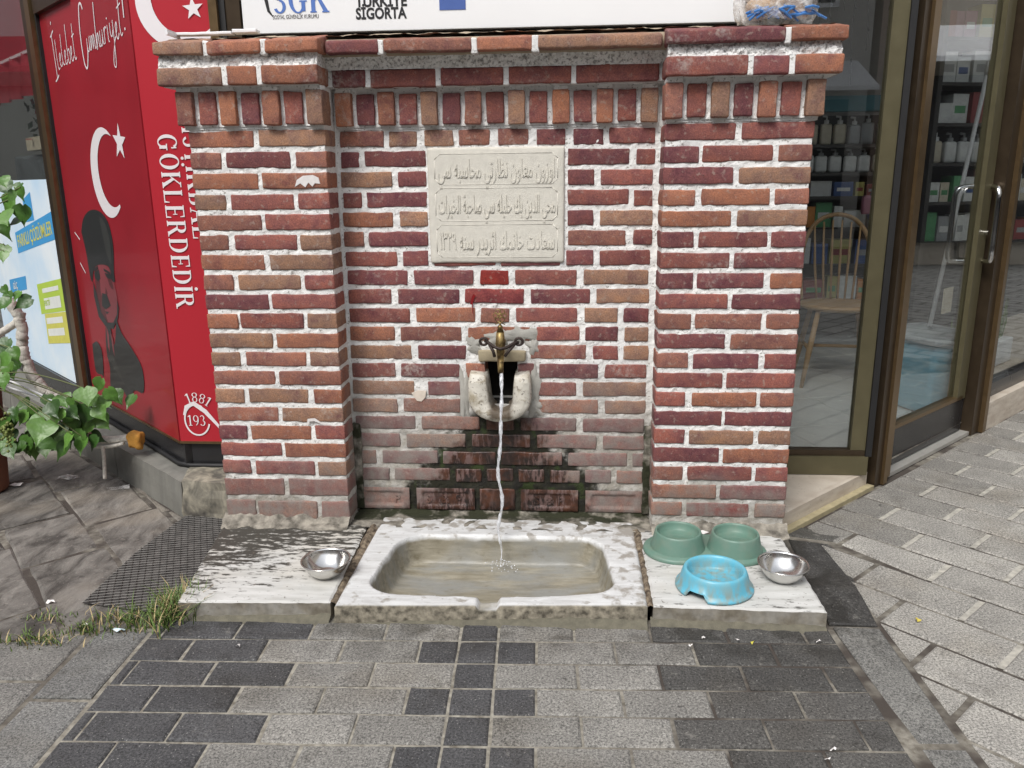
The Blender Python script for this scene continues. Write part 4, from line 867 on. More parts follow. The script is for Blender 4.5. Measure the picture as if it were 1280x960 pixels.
# serif capitals
def serif(ch):
    T, t, sf = .17, .055, .05; P = []
    R_ = lambda x0, x1, y0, y1: P.append([(x0, y0), (x1, y0), (x1, y1), (x0, y1)])
    def stem(x): R_(x, x+T, 0, 1); R_(x-sf, x+T+sf, 0, t); R_(x-sf, x+T+sf, 1-t, 1)
    def ring(cx, cy, rx, ry, a0, a1, th, tv, n=16):
        o = arc(cx, cy, rx, ry, a0, a1, n); i = arc(cx, cy, rx-th, ry-tv, a0, a1, n)
        for k in range(n): P.append([o[k], o[k+1], i[k+1], i[k]])
    w = .7
    if ch in 'Iİ': stem(.05); w = .27
    elif ch in 'L': stem(.05); R_(.22, .58, 0, t); P.append([(.53, 0), (.62, 0), (.62, .27), (.58, .27)]); w = .66
    elif ch == 'E': stem(.05); R_(.22, .58, 0, t); R_(.22, .56, 1-t, 1); R_(.22, .46, .48, .48+t); P.append([(.53, 0), (.62, 0), (.62, .27), (.58, .27)]); P.append([(.51, 1), (.59, 1), (.59, .76), (.56, .76)]); R_(.43, .47, .38, .62); w = .67
    elif ch == 'K': stem(.05); P.append([(.22, .42), (.22, .50), (.58, .97), (.66, .97)]); P.append([(.30, .55), (.40, .64), (.76, .03), (.56, .03)]); R_(.50, .80, 0, t); R_(.50, .76, 1-t, 1); w = .80
    elif ch == 'R': stem(.05); ring(.36, .75, .26, .25, -90, 90, .16, t); R_(.22, .37, 1-t, 1); R_(.22, .37, .5, .5+t); P.append([(.32, .5), (.46, .54), (.74, .03), (.56, .03)]); R_(.54, .80, 0, t); w = .80
    elif ch == 'D': stem(.05); ring(.30, .5, .42, .5, -90, 90, .17, t); R_(.22, .31, 0, t); R_(.22, .31, 1-t, 1); w = .76
    elif ch in 'GC': ring(.40, .5, .38, .52, 40, 320, .17, t); R_(.64, .70, .68, .96)
    if ch == 'G': R_(.55, .71, .06, .46); R_(.47, .79, .42, .42+t)
    if ch in 'GC': w = .84
    elif ch in 'OÖ': ring(.40, .5, .38, .52, 0, 360, .17, t, 28); w = .80
    elif ch == 'S': ring(.30, .75, .24, .26, 20, 260, .13, .07); ring(.30, .26, .26, .27, -160, 95, .14, .07); w = .60
    elif ch == 'T': stem(.25); R_(.0, .66, 1-t, 1); R_(.0, .04, .75, 1); R_(.62, .66, .75, 1); w = .68
    elif ch == 'B': stem(.05); ring(.34, .75, .24, .25, -90, 90, .15, t); ring(.36, .26, .27, .26, -90, 90, .16, t); R_(.22, .37, 1-t, 1); R_(.22, .37, .47, .47+t); R_(.22, .37, 0, t); w = .68
    elif ch == 'A': P.append([(.04, 0), (.10, 0), (.38, 1), (.34, 1)]); P.append([(.34, 1), (.42, 1), (.74, 0), (.55, 0)]); R_(.16, .56, .30, .30+t); R_(-.04, .2, 0, t); R_(.46, .82, 0, t); w = .80
    elif ch == '1': R_(.15, .27, 0, 1); R_(.05, .38, 0, t); P.append([(.02, .80), (.15, .88), (.15, 1), (.0, .86)]); w = .42
    elif ch == '8': ring(.28, .76, .22, .24, 0, 360, .09, .05, 20); ring(.28, .27, .26, .28, 0, 360, .10, .05, 20); w = .58
    elif ch == '9': ring(.28, .68, .26, .32, 0, 360, .10, .05, 20); ring(.16, .62, .38, .62, -75, 10, .10, .05); w = .58
    elif ch == '3': ring(.24, .76, .22, .24, -70, 150, .10, .05); ring(.24, .27, .26, .27, -150, 80, .11, .05); w = .55
    if ch == 'İ': ring(.13, 1.20, .09, .09, 0, 360, .088, .088, 12)
    if ch == 'Ö': ring(.24, 1.20, .08, .08, 0, 360, .078, .078, 12); ring(.56, 1.20, .08, .08, 0, 360, .078, .078, 12)
    return P, w
def serif_text(t, h, fn, name, mat, parent, lvl=.0008, gap=.10, xs=1.):
    b = MB(); x = 0; q = 0
    for ch in t:
        P, w = serif(ch) if ch != ' ' else ([], .4)
        for p in P: b.poly([((x+a*xs)*h, c*h) for a, c in p], fn, lvl+q*.00002); q = (q+1) % 12
        x += w*xs+gap
    return b.build(name, mat, parent), x*h
b_, wd = serif_text('GÖKLERDEDİR', .066, lambda u, v, w: P2(-.243+v, 1.334-u*.998, w), 'lettering', WPRINT, rp, gap=.10)
k = .60/wd; o0 = Vector(b_.location)
for v in b_.data.vertices: v.co.z *= k
b_.location.z = (1.334-.60) - WORLD[rp.name].z
b_, wd = serif_text('İSTİKBAL', .066, lambda u, v, w: P2(-.155+v, 1.346-u, w), 'lettering', WPRINT, rp, gap=.12)
b = MB(); ribbon(b, [(p[0], p[1]) for p in arc(-.216, .322, .048, .060, 175, -80, 30)][::-1] if False else arc(-.214, .322, .046, .058, 60, 345, 34), .006, P2, .0010)
ribbon(b, [(-.262, .340), (-.250, .372), (-.220, .385), (-.180, .355), (-.135, .300), (-.10, .25)], lambda t: .006+.012*math.sin(math.pi*min(1, t*1.1)), P2, .0013); b.build('emblem_swoosh', WPRINT, rp)
b_, wd = serif_text('193', .040, lambda u, v, w: P2(-.249+u, .300+v, w), 'lettering', WPRINT, rp, gap=.06)
def arcfn(u, v, w): a = math.radians(112)-u/.075; return P2(-.214+(.068+v)*math.cos(a), .322+(.068+v)*math.sin(a), w)
serif_text('1881', .036, arcfn, 'lettering', WPRINT, rp, gap=.10, lvl=.0016)
# posts
def post(fnbox, name, mat, parent): b = MB(); fnbox(b); return b.build(name, mat, parent)
lw = thing('display_window', 'bronze framed display window at the far left with posters behind its glass', 'shop window', LP(1.3, .0))
for (s0, s1, w0, w1, mt) in ((.975, .992, -.06, .012, GASKET), (.992, 1.052, -.06, .030, BRONZE), (1.052, 1.140, -.06, .020, DARKBR), (1.140, 1.180, -.05, .006, GASKET)):
    b = MB(); LB(b, s0, s1, .235 if s0 > 1.1 else .14, 3.22, w0, w1); b.build('frame_post', mt, lw)
b = MB(); LB(b, 1.18, 3.9, .14, .232, -.06, -.004); b.build('bottom_rail', BLACK, lw); b = MB(); LB(b, 1.18, 3.9, 3.16, 3.22, -.06, .0); b.build('top_rail', BRONZE, lw)
b = MB(); LB(b, 3.9, 3.98, .14, 3.22, -.06, .03); b.build('frame_post', BRONZE, lw)
b = MB(); LB(b, 1.178, 3.9, .231, 3.17, -.022, -.016); b.build('pane', GLASS, lw)
# poster behind the glass
LPo = lambda s, z, w=0.: LP(s, z, -.0150+w)
m = Mat('pale_blue_poster'); n = m.noise(3, 4); c = m.mix(m.mr(n, .3, .7), (.56, .76, .95), (.84, .92, .97)); PB = m.fin(c, .4)
PT = MB(); LB(PT, 1.185, 2.6, .235, 1.19, -.0158, -.0152); po = tag(PT.build('window_poster', PB, None), 'pale blue advertising poster with a lime green card on the left window glass', 'poster')
def card(pts, nm, mat, lvl): bb = MB(); bb.poly(pts, LPo, lvl); return bb.build(nm, mat, po)
YEL = simple('yellow_print', (.62, .60, .12), .5, 0, .2, 40); LIME = simple('lime_print', (.45, .62, .08), .5, 0, .1, 10); SKYB = simple('sky_blue_print', (.06, .33, .66), .5, 0, .1, 10); WH = simple('white_card_print', (.75, .78, .75), .5)
sh = .145
card([(1.98, .946-.02), (1.19, 1.061), (1.19, .933), (1.98, .818)], 'blue_strip', SKYB, .0006); card([(1.73, 1.095), (1.575, 1.134), (1.575, 1.000), (1.736, .986)], 'blue_strip', SKYB, .0005)
card([(2.269, .657), (1.905, .706), (1.918, .634), (2.281, .584)], 'blue_strip', SKYB, .0006)
card([(1.711, .677), (1.250, .744), (1.235, .594), (1.708, .525)], 'lime_card', LIME, .0006); card([(1.647, .532), (1.250, .588), (1.265, .435), (1.659, .378)], 'lime_card', YEL, .0009)
for a, z0, z1 in ((1.335, .704, .682), (1.330, .656, .600), (1.34, .555, .525), (1.34, .500, .463)): card([(a+.29, z0-.042), (a, z0), (a, z1), (a+.29, z1-.042)], 'white_label', WH, .0012)
text_mesh('FARKLI ÇÖZÜMLER', .088, lambda u, v, w: LPo(1.955-u, .850+v+u*.145, w), 'lettering', YEL, po, .0004, .001, .86, stack=.0010)
text_mesh('EFEKTİF', .036, lambda u, v, w: LPo(1.630-u, .576+v+u*.145, w), 'lettering', LIME, po, .0004, .0006, .9, stack=.0016)
text_mesh('GÜÇ', .05, lambda u, v, w: LPo(2.20-u, .61+v+u*.13, w), 'lettering', WH, po, .0004, .0006, .9, stack=.0016)
# behind the window above the poster: objects added to stand in for street reflections
rs = thing('awning_reflection', 'red awning sign with white capitals, stand-in for a far left window reflection', 'sign', LP(1.7, 1.6, -.2))
LPb = lambda s, z, w=0.: LP(s, z, -.22+w)
AWN = simple('red_awning_cloth', (.26, .012, .022), .6, 0, .3, 5)
b = MB(); b.box(1.1, 3.2, 1.84, 3.1, -.24, -.221, lambda s, z, w: LP(s, z, w)); b.build('sign_board', AWN, rs)
vs = []; N_ = 60
for i in range(N_+1):
    s_ = 1.1+2.1*i/N_
    for k in range(6): vs.append(LPb(s_, 1.84-.045*k, -.01+.02*math.sin(i*.9+k*.4)+.01*k))
b = MB(); b.add(vs, [(i*6+k, (i+1)*6+k, (i+1)*6+k+1, i*6+k+1) for i in range(N_) for k in range(5)]); b.build('valance', AWN, rs, smooth=True)
b = MB(); b.box(1.1, 3.2, 1.832, 1.846, -.222, -.212, lambda s, z, w: LP(s, z, w)); b.build('white_piping', SIGNW, rs)
text_mesh('EY', .19, lambda u, v, w: LPb(1.72-u, 2.06+v, .004+w), 'lettering', SIGNW, rs, .004, .006); text_mesh('CAX', .125, lambda u, v, w: LPb(1.60-u*.9, 1.895+v, .004+w), 'lettering', SIGNW, rs, .004, .004)
fl = thing('flower_reflection', 'dark green foliage with red and white blossoms, stand-in for a far left window reflection', 'plant', LP(1.8, 1.45, -.3)); bl = []  # planting added in place of flowers mirrored in the glass
b = MB(); bw = MB(); br = MB()
for i in range(420):
    p = Vector(LP(random.uniform(1.12, 2.5), random.uniform(1.42, 1.66), random.uniform(-.42, -.26))); a = Vector((random.uniform(-1, 1), random.uniform(-1, 1), random.uniform(-1, 1))).normalized(); c2 = a.cross(Vector((.3, .5, .8))).normalized(); q = .028
    (b if i % 6 else (br if i % 18 else bw)).add([p, p+a*q+c2*q*.5, p+a*q*2, p+a*q-c2*q*.5], [(0, 1, 2, 3)])
stuff(b.build('foliage', simple('dark_foliage', (.022, .045, .018), .7, 0, .4, 30), fl)); b = br; stuff(b.build('red_blossom', simple('red_petal', (.35, .015, .02), .6), fl)); stuff(bw.build('white_blossom', simple('white_petal', (.75, .75, .75), .6), fl))
b = MB(); b.box(1.12, 2.55, 1.36, 1.43, -.46, -.27, lambda s, z, w: LP(s, z, w)); b.build('trough', simple('cream_trough', (.62, .54, .40), .7), fl)
DR = simple('display_cloth', (.12, .13, .135), .7, 0, .5, 6)
b = MB(); b.rbox(1.12, 3.0, .24, 1.34, -.62, -.30, .02, .01, lambda s, z, w: LP(s, z, w), .12); tag(b.build('display_cabinet', DR, None), 'dark display cabinet standing behind the pale blue window poster', 'cabinet')
# ------------------------------------------------------------------ stone ledge on the left
b = MB(); n = 40
def ledge(q, z0, z1, nm, mat, rough):
    bb = MB(); sd = 5
    P = [Vector(p) for p in q]; N_ = 26; vs = []
    for i in range(N_+1):
        for k in range(9):
            u, v = i/N_, k/8; p = (P[0]*(1-u)+P[1]*u)*(1-v)+(P[3]*(1-u)+P[2]*u)*v; e = min(i, N_-i, 2*k)
            vs.append((p.x, p.y, z1-(.006 if e == 0 else 0)+noise.noise(Vector((p.x*14, p.y*14, sd)))*rough))
    bb.add(vs, [(i*9+k, (i+1)*9+k, (i+1)*9+k+1, i*9+k+1) for i in range(N_) for k in range(8)])
    loop = [k for k in range(8, 0, -1)]+[i*9 for i in range(N_+1)]+[N_*9+k for k in range(1, 9)]
    for a, c2 in zip(loop, loop[1:]):
        prev = [a, c2]
        for m_ in range(1, 6):
            base = len(bb.v)
            for w in (a, c2):
                x, y, z = bb.v[w]; zz = z+(z0-z)*m_/5; q_ = noise.noise_vector(Vector((x*12, y*12, zz*12)))*rough*2.2*(1 if m_ < 5 else .4); bb.v.append((x+q_.x, y+q_.y-.002*m_, zz))
            bb.f.append((prev[0], base, base+1, prev[1])); prev = [base, base+1]
    return bb.build(nm, mat, lg, smooth=False)
lg = thing('stone_ledge', 'low grey stone ledge under the red poster cabinet, its broken end beside the wall', 'ledge', (-.3, .25, 0))
ledge([(-.232, .158), (-.045, .132), (-.010, .40), (-.30, .42)], -.01, .142, 'end_block', LEDGE, .007)
e3 = Vector((-.713, .600)).normalized(); p0 = Vector((-.236, .160)); n3_ = Vector((e3.y, -e3.x))*-1
for i, (a, c2) in enumerate(((.0, .62), (.625, 1.35), (1.355, 2.1), (2.105, 2.9))):
    q = [p0+e3*c2, p0+e3*a, p0+e3*a+Vector((.12, .22)), p0+e3*c2+Vector((.12, .30))]; ledge([tuple(v) for v in q], -.01, .136-.002*i, 'kerb_block', KERB, .0025)
# ------------------------------------------------------------------ planting on the left
pt = thing('leafy_potted_plant', 'leafy green potted plant leaning in from the far left, broad heart-shaped leaves', 'plant', (-1.16, .38, 0))
b = MB(); b.lathe([(.10, 0), (.105, .01), (.135, .42), (.150, .425), (.152, .47), (.140, .472), (.132, .44), (.01, .43)], (-1.17, .36, 0), 40); b.build('pot', TERRA, pt, smooth=True)
def leaf_mesh():
    vs = []; n = 9
    for i in range(n+1):
        t = i/n; w = .46*math.sin(math.pi*min(1, (t+.010)**.58))*(1-t**3)*1.15 if t < 1 else 0
        z0 = -.22*t*t
        back = -.10*math.exp(-(t/.12)**2)
        for k, q in enumerate((-1, -.55, 0, .55, 1)): vs.append((q*w, t+(back if abs(q) > .5 else 0)*abs(q), z0+.10*abs(q)*w-(.02 if q == 0 else 0)+.015*math.sin(t*14+q*2)))
    fs = [(i*5+k, i*5+k+1, (i+1)*5+k+1, (i+1)*5+k) for i in range(n) for k in range(4)]; me = bpy.data.meshes.new('leaf'); me.from_pydata(vs, [], fs); me.materials.append(LEAF); me.shade_smooth(); return me
LM = leaf_mesh()
LEAVES = [(-0.603, 0.253, 0.415, 0.071), (-0.53, 0.296, 0.404, 0.067), (-0.571, 0.272, 0.348, 0.062), (-0.656, 0.305, 0.328, 0.073), (-0.733, 0.308, 0.317, 0.059), (-0.722, 0.229, 0.374, 0.066), (-0.777, 0.222, 0.294, 0.1), (-0.743, 0.337, 0.248, 0.099), (-0.737, 0.256, 0.206, 0.073), (-0.654, 0.253, 0.228, 0.067), (-0.869, 0.359, 0.174, 0.076), (-0.956, 0.286, 0.188, 0.064), (-1.006, 0.337, 0.28, 0.07), (-0.921, 0.287, 0.336, 0.054), (-0.906, 0.309, 0.314, 0.059), (-0.719, 0.241, 0.346, 0.057), (-0.994, 0.309, 0.205, 0.075), (-0.934, 0.342, 0.194, 0.07), (-0.695, 0.293, 0.379, 0.043), (-0.876, 0.324, 0.32, 0.064), (-0.812, 0.314, 0.215, 0.079), (-0.693, 0.229, 0.25, 0.072), (-0.954, 0.326, 0.189, 0.06), (-0.927, 0.303, 0.589, 0.067), (-0.859, 0.262, 0.565, 0.066), (-0.877, 0.224, 0.555, 0.056), (-0.957, 0.341, 0.495, 0.064), (-0.938, 0.286, 0.461, 0.063), (-0.716, 0.321, 0.293, 0.059), (-0.803, 0.343, 1.158, 0.041), (-0.779, 0.32, 1.134, 0.048), (-0.848, 0.349, 1.155, 0.056), (-0.754, 0.275, 1.06, 0.069), (-0.847, 0.332, 1.094, 0.07), (-0.791, 0.282, 1.04, 0.055), (-0.883, 0.351, 1.009, 0.071), (-0.898, 0.343, 0.931, 0.057), (-0.772, 0.234, 1.179, 0.05), (-0.76, 0.239, 1.126, 0.043), (-0.806, 0.25, 1.055, 0.072), (-0.922, 0.355, 0.759, 0.062), (-0.813, 0.281, 0.755, 0.067), (-0.871, 0.308, 0.917, 0.045), (-0.871, 0.262, 0.755, 0.056), (-0.835, 0.291, 0.779, 0.041), (-0.86, 0.274, 0.8, 0.041)]
rl = random.Random(5)
def add_leaf(x, y, z, s, par):
    o = bpy.data.objects.new('leaf', LM); C.objects.link(o); o.parent = par; s *= 1.08
    down = Vector((rl.uniform(-.8, .8), rl.uniform(-.75, -.1), rl.uniform(-1., -.25))).normalized(); nrm = Vector((rl.uniform(-.35, .35), -.75, rl.uniform(.3, .9))).normalized()
    nrm = (nrm-down*nrm.dot(down)).normalized(); sx = down.cross(nrm)
    R3 = Matrix((sx, down, nrm)).transposed(); o.rotation_euler = R3.to_euler(); o.scale = (s*rl.uniform(.78, 1.1), s, s*rl.uniform(.6, 2.0)); p = Vector((x, y, z))-down*s*.5; o.location = p-WORLD[par.name]
    o.color = (*tone(rl.choice(((.045, .110, .018), (.065, .150, .024), (.030, .078, .014), (.090, .190, .034))), .2), 1); return p
bs = MB()
for i, (x, y, z, s_) in enumerate(LEAVES):
    p = add_leaf(x, y, z, s_, pt); src = Vector((-1.15, .36, .44)) if z < .5 else (Vector((-1.12, .36, .50)) if z < .85 else Vector((-1.10, .36, .9)))
    if i % 3 == 0: mid = (p+src)/2+Vector((0, 0, .05)); bs.tube(spline([src, mid, p], 5), .0022, 5)
    if z < .5:
        add_leaf(x+rl.uniform(-.05, .05), y+rl.uniform(.02, .09), z+rl.uniform(-.04, .04), s_*.9, pt); add_leaf(x+rl.uniform(-.05, .04), y+rl.uniform(.05, .12), z+rl.uniform(-.05, .03), s_*.9, pt)
bs.tube(spline([(-1.14, .36, .42), (-1.12, .36, .8), (-1.02, .34, 1.10)], 6), .005, 6); bs.build('stem', STEM, pt, smooth=True)
b = MB()
for i in range(70):
    v = Vector((rl.gauss(0, .015), rl.gauss(0, .012), rl.gauss(0, .03))); c2 = Vector((-.915, .235, .285))+v; b.lathe([(.0005, -.006), (.005, -.003), (.006, .001), (.003, .005), (.0005, .006)], c2, 6)
stuff(b.build('bud_cluster', simple('bud_green', (.16, .20, .05), .6, 0, .5, 90), pt, smooth=True))
# white wrapped trunk, cables, foam
tk = thing('rope_wrapped_branch', 'thick white rope-wrapped branch bending down behind the potted plant', 'branch', (-.93, .40, .30))
b = MB(); pp = spline([(-.960, .42, .75), (-.925, .42, .66), (-.935, .42, .56), (-.915, .42, .455), (-.868, .42, .392), (-.800, .42, .345)], 16)
b.tube([p+noise.noise_vector(p*60)*.006 for p in pp], [.020+.005*noise.noise(Vector((0, 0, i*.9))) for i in range(len(pp))], 12); b.build('wrapped_limb', ROPE, tk, smooth=True)
b = MB(); pp = spline([(-1.13, .42, .53), (-1.03, .42, .61), (-.935, .42, .665), (-.915, .42, .70)], 10); b.tube([p+noise.noise_vector(p*60)*.003 for p in pp], .014, 10); b.build('wrapped_limb', ROPE, tk, smooth=True)
b = MB(); b.tube(spline([(-1.10, .41, .485), (-1.02, .40, .450), (-.86, .40, .375)], 8), .0045, 6); b.tube(spline([(-1.10, .41, .455), (-1.0, .40, .410), (-.80, .40, .352), (-.76, .40, .350)], 8), .0045, 6); b.build('white_cord', SIGNW, tk, smooth=True)
rb_ = thing('rope_coil', 'white rope and cord tied below the red poster cabinet', 'rope', (-.65, .42, .15))
b = MB(); b.tube(spline([(-.705, .41, .290), (-.722, .40, .258), (-.712, .40, .220), (-.66, .40, .204), (-.60, .40, .206), (-.548, .40, .214)], 8), .015, 10); b.build('rope', ROPE, rb_, smooth=True)
b = MB(); b.tube(spline([(-.712, .39, .20), (-.68, .385, .180), (-.62, .385, .182), (-.565, .385, .195)], 8), .007, 8); b.tube(spline([(-.645, .375, .185), (-.640, .365, .14), (-.642, .355, .06)], 6), .007, 8); b.tube(spline([(-.70, .40, .30), (-.68, .40, .275), (-.64, .40, .285), (-.63, .40, .265)], 6), .006, 8); b.build('rope', ROPE, rb_, smooth=True)
b = MB(); vs, fs = lattice(-.552, -.492, .375, .43, .170, .236, .018, .012, .010); b.add(vs, fs); tag(b.build('foam_lump', FOAM, None, smooth=True), 'crumbling orange foam lump stuck at the end of the white rope', 'foam')
# grass and litter
def grass(cx, cy, rx, ry, n, h, label):
    bg_, bd = MB(), MB(); r9 = random.Random(int(cx*1000)+5)
    t = thing('grass_tuft', label, 'grass', (cx, cy, 0), 'grass growing in the paving joints')
    for i in range(n):
        x = cx+r9.gauss(0, rx); y = cy+r9.gauss(0, ry); L = h*r9.uniform(.5, 1.1); a = r9.uniform(0, 6.28); lean = r9.uniform(.2, 1.0); w = .0016
        d = Vector((math.cos(a), math.sin(a), 0)); q = Vector((-d.y, d.x, 0)); P = [Vector((x, y, -.005))+d*L*lean*t_*t_+Vector((0, 0, L*t_*(1-.35*t_*lean))) for t_ in (0, .35, .7, 1)]
        vs = [P[0]-q*w, P[0]+q*w, P[1]-q*w, P[1]+q*w, P[2]-q*w*.7, P[2]+q*w*.7, P[3]]; (bd if i % 4 == 0 else bg_).add(vs, [(0, 1, 3, 2), (2, 3, 5, 4), (4, 5, 6)])
    stuff(bg_.build('blades', GRASS, t)); stuff(bd.build('dry_blades', DRY, t))
grass(.050, -.500, .032, .045, 300, .095, 'largest green grass tuft, at the front left corner of the stained slab'); grass(-.040, -.560, .055, .026, 210, .055, 'grass tuft with dry straw just left of the slab corner')
grass(-.150, -.600, .035, .015, 80, .035, 'small low grass tuft in the joint beside the border stones'); grass(-.245, -.660, .05, .018, 130, .040, 'sparse grass at the lower left edge of the picture'); grass(-.30, -.545, .04, .015, 60, .025, 'faint grass sprigs between the old street stones')
def scrap(x, y, s_, mat, label, nm='litter_scrap', z=.0):
    b = MB(); n = 7; r8 = random.Random(int(abs(x)*999)); vs = [(x, y, z+.010)]+[(x+s_*r8.uniform(.6, 1.2)*math.cos(6.28*i/n), y+s_*.6*r8.uniform(.6, 1.2)*math.sin(6.28*i/n), z+r8.uniform(.002, .014)) for i in range(n)]
    b.add(vs, [(0, 1+i, 1+(i+1) % n) for i in range(n)]); o = tag(b.build(nm, mat, None), label, 'litter'); return o
scrap(-.050, -.600, .018, simple('pale_blue_scrap', (.55, .68, .72), .4), 'pale blue shard of plastic on the border stone by the grass'); scrap(-.16, -.575, .012, WP, 'white scrap lying in the straw left of the slab')
scrap(-.33, -.47, .014, WP, 'white scrap on the old street stones above the grass'); scrap(-.90, .50, .06, FILM, 'crumpled clear plastic film on the stones below the plant'); scrap(-.62, .40, .05, FILM, 'clear plastic wrapper lying against the grey kerb'); scrap(-1.05, .42, .03, WP, 'white crumpled tissue at the far left under the plant')
scrap(1.565, -.035, .028, WP, 'white paper scrap behind the green double feeder', z=.055)
scrap(2.085, -.44, .010, simple('yellow_leaf', (.55, .45, .08), .6), 'tiny yellow leaf on the right-hand paving'); scrap(1.62, -.575, .006, simple('yellow_bit', (.6, .55, .08), .6), 'yellow crumb on the dark pavers below the right slab')
for i, (x, y) in enumerate(((1.50, -.555), (1.585, -.565), (1.79, -.56), (1.46, -.60), (1.68, -1.0), (1.70, -.97), (.30, -.66))): scrap(x, y, .007, WP, ('white fleck before the blue bowl', 'second white fleck before the blue bowl', 'white fleck near the corner of the right slab', 'white hooked fleck below the gap between basin and right slab', 'white smear on the dark pavers at lower right', 'small white smear above the lower right one', 'white fleck on the dark pavers at lower left')[i])
# wire mesh on the ground left of the slab
m = Mat('mesh_underlay'); n = m.noise(30, 5); c = m.mix(m.mr(n, .35, .65), (.022, .021, .02), (.09, .085, .08)); MU = m.fin(c, .7)
wm_ = thing('wire_mesh', 'rusty wire mesh laid over dark stone left of the marble slab', 'wire mesh', (-.12, -.15, 0))
mp_ = [(-.235, -.470), (-.250, -.15), (-.225, .145), (-.05, .122), (-.02, .01), (.075, -.525)]
b = MB(); b.add([(x, y, .006) for x, y in mp_], [tuple(range(6))[::-1]]); b.build('dark_bed', MU, wm_)
b = MB()
def inside_seg(p, d):
    ts = []
    for i in range(6):
        a = Vector(mp_[i]); e = Vector(mp_[(i+1) % 6])-a; den = d.x*e.y-d.y*e.x
        if abs(den) < 1e-9: continue
        w = a-p; t = (w.x*e.y-w.y*e.x)/den; u = (w.x*d.y-w.y*d.x)/den
        if 0 <= u <= 1: ts.append(t)
    return (min(ts), max(ts)) if len(ts) >= 2 else None
for i in range(-40, 60):
    for (d, base, st) in ((Vector((.42, -.90)).normalized(), Vector((-.1, -.15)), .020), (Vector((.95, .25)).normalized(), Vector((-.1, -.15)), .017)):
        nn = Vector((-d.y, d.x)); p = base+nn*st*i; r = inside_seg(p, d)
        if r: a, c2 = p+d*r[0], p+d*r[1]; b.tube([(a.x, a.y, .0085), (c2.x, c2.y, .0085)], .0010, 4, False)
stuff(b.build('wires', simple('mesh_wire', (.10, .095, .09), .5, .6), wm_))
# ------------------------------------------------------------------ sign over the wall
sg = thing('shop_sign_board', 'white sign board with blue and black lettering standing behind the top of the brick wall', 'sign', (.88, .31, 1.62))
b = MB(); b.rbox(.083, 1.684, .300, .325, 1.632, 2.35, .003, 0, None, .4); b.build('board', SIGNW, sg)
SB = lambda u, v, w=0.: (u, .2995-w, v)
serif_text('SGK', .078, lambda u, v, w: SB(.186+u, 1.692+v, w), 'lettering', BLUE2, sg, gap=.07)
b = MB(); ribbon(b, [(.215, 1.80), (.180, 1.77), (.166, 1.735), (.172, 1.700), (.186, 1.682)], lambda t: .010*math.sin(math.pi*t)+.002, SB, .0008); b.build('swoosh_mark', BLACKP, sg)
text_mesh('SOSYAL GÜVENLİK KURUMU', .0175, lambda u, v, w: SB(.184+u*.66, 1.675+v, w), 'lettering', BLACKP, sg, .0005)
text_mesh('TÜRKİYE', .046, lambda u, v, w: SB(.458+u*.88, 1.705+v, w), 'lettering', BLACKP, sg, .0005, .0016); text_mesh('SİGORTA', .046, lambda u, v, w: SB(.457+u*.82, 1.669+v, w), 'lettering', BLACKP, sg, .0005, .0016)
b = MB(); b.box(.728, .812, .2985, .2995, 1.689, 1.79); b.build('blue_square', simple('sign_blue_square', (.055, .11, .35), .5), sg)
fp = thing('bronze_shop_post', 'dark bronze post between the red cabinet and the white sign board', 'post', (.03, .3, 1.0))
for (x0, x1, y0, mt) in ((-.018, .010, .275, BRONZE), (.010, .030, .29, GASKET), (.030, .078, .295, DARKBR)): b = MB(); b.box(x0, x1, y0, .42, .2, 3.22); b.build('post_profile', mt, fp)
b = MB(); b.box(.080, 1.75, .330, .40, .05, 3.22); tag(b.build('backing_wall', BLACK, None), 'black panel behind the sign board, showing as a dark gap above the wall', 'panel')
b = MB(); b.rbox(-.03, .14, .055, .085, 1.592, 1.600, .002, .001); b.rbox(.14, .215, .060, .095, 1.596, 1.606, .002, .001); b.box(-.035, -.028, .0, .08, 1.585, 1.600); o = tag(b.build('plastic_strip', SIGNW, None), 'thin white plastic strip lying on the left end of the wall top', 'strip')
# bread bag
BREAD = simple('bread_crust', (.52, .33, .17), .8, 0, .35, 18, .3); rr_ = random.Random(9)
for i, (x, y, z, rx, rz_, an) in enumerate(((1.70, .10, 1.640, .055, .028, .2), (1.755, .14, 1.665, .070, .026, -.5), (1.69, .15, 1.700, .050, .026, .7), (1.77, .09, 1.715, .060, .022, -.4), (1.72, .12, 1.745, .05, .02, .1))):
    b = MB(); prof = [(.001, -rx)]+[(rz_*math.cos(a)**.7, rx*math.sin(a)) for a in [math.radians(q) for q in range(-75, 76, 15)]]+[(.001, rx)]; b.lathe(prof, (0, 0, 0), 14, 1, 1, wob=.3)
    b.v = [tuple(Vector((x, y, z))+Vector((v[2]*math.cos(an)-v[0]*math.sin(an), v[1]*1.1, v[0]*math.cos(an)+v[2]*math.sin(an)))) for v in b.v]
    tag(b.build('bread_piece', BREAD, None, smooth=True), 'stale bread piece inside the clear bag on the wall top, '+('lowest at the front', 'right of the middle', 'left and higher up', 'upper right', 'topmost')[i], 'bread', 'bread pieces in the plastic bag')
bb = MB(); n1_, n2_ = 44, 26
for i in range(n2_+1):
    t = i/n2_; z = 1.594+.235*t; sc = (1-.0*t)*(1 if t < .6 else 1-.75*((t-.6)/.4)**1.5)*(.80+.2*math.sin(math.pi*min(1, t*1.6+.2)))
    for k in range(n1_):
        a = 2*math.pi*k/n1_; ca, sa = math.cos(a), math.sin(a); q = 1+.16*noise.noise(Vector((ca*2.2, sa*2.2, t*5)))+.07*noise.noise(Vector((ca*8, sa*8, t*14)))
        bb.v.append((1.735+.112*sc*q*math.copysign(abs(ca)**.7, ca), .115+.085*sc*q*sa, z+.012*noise.noise(Vector((ca*3, sa*3, 7)))*(1-t)))
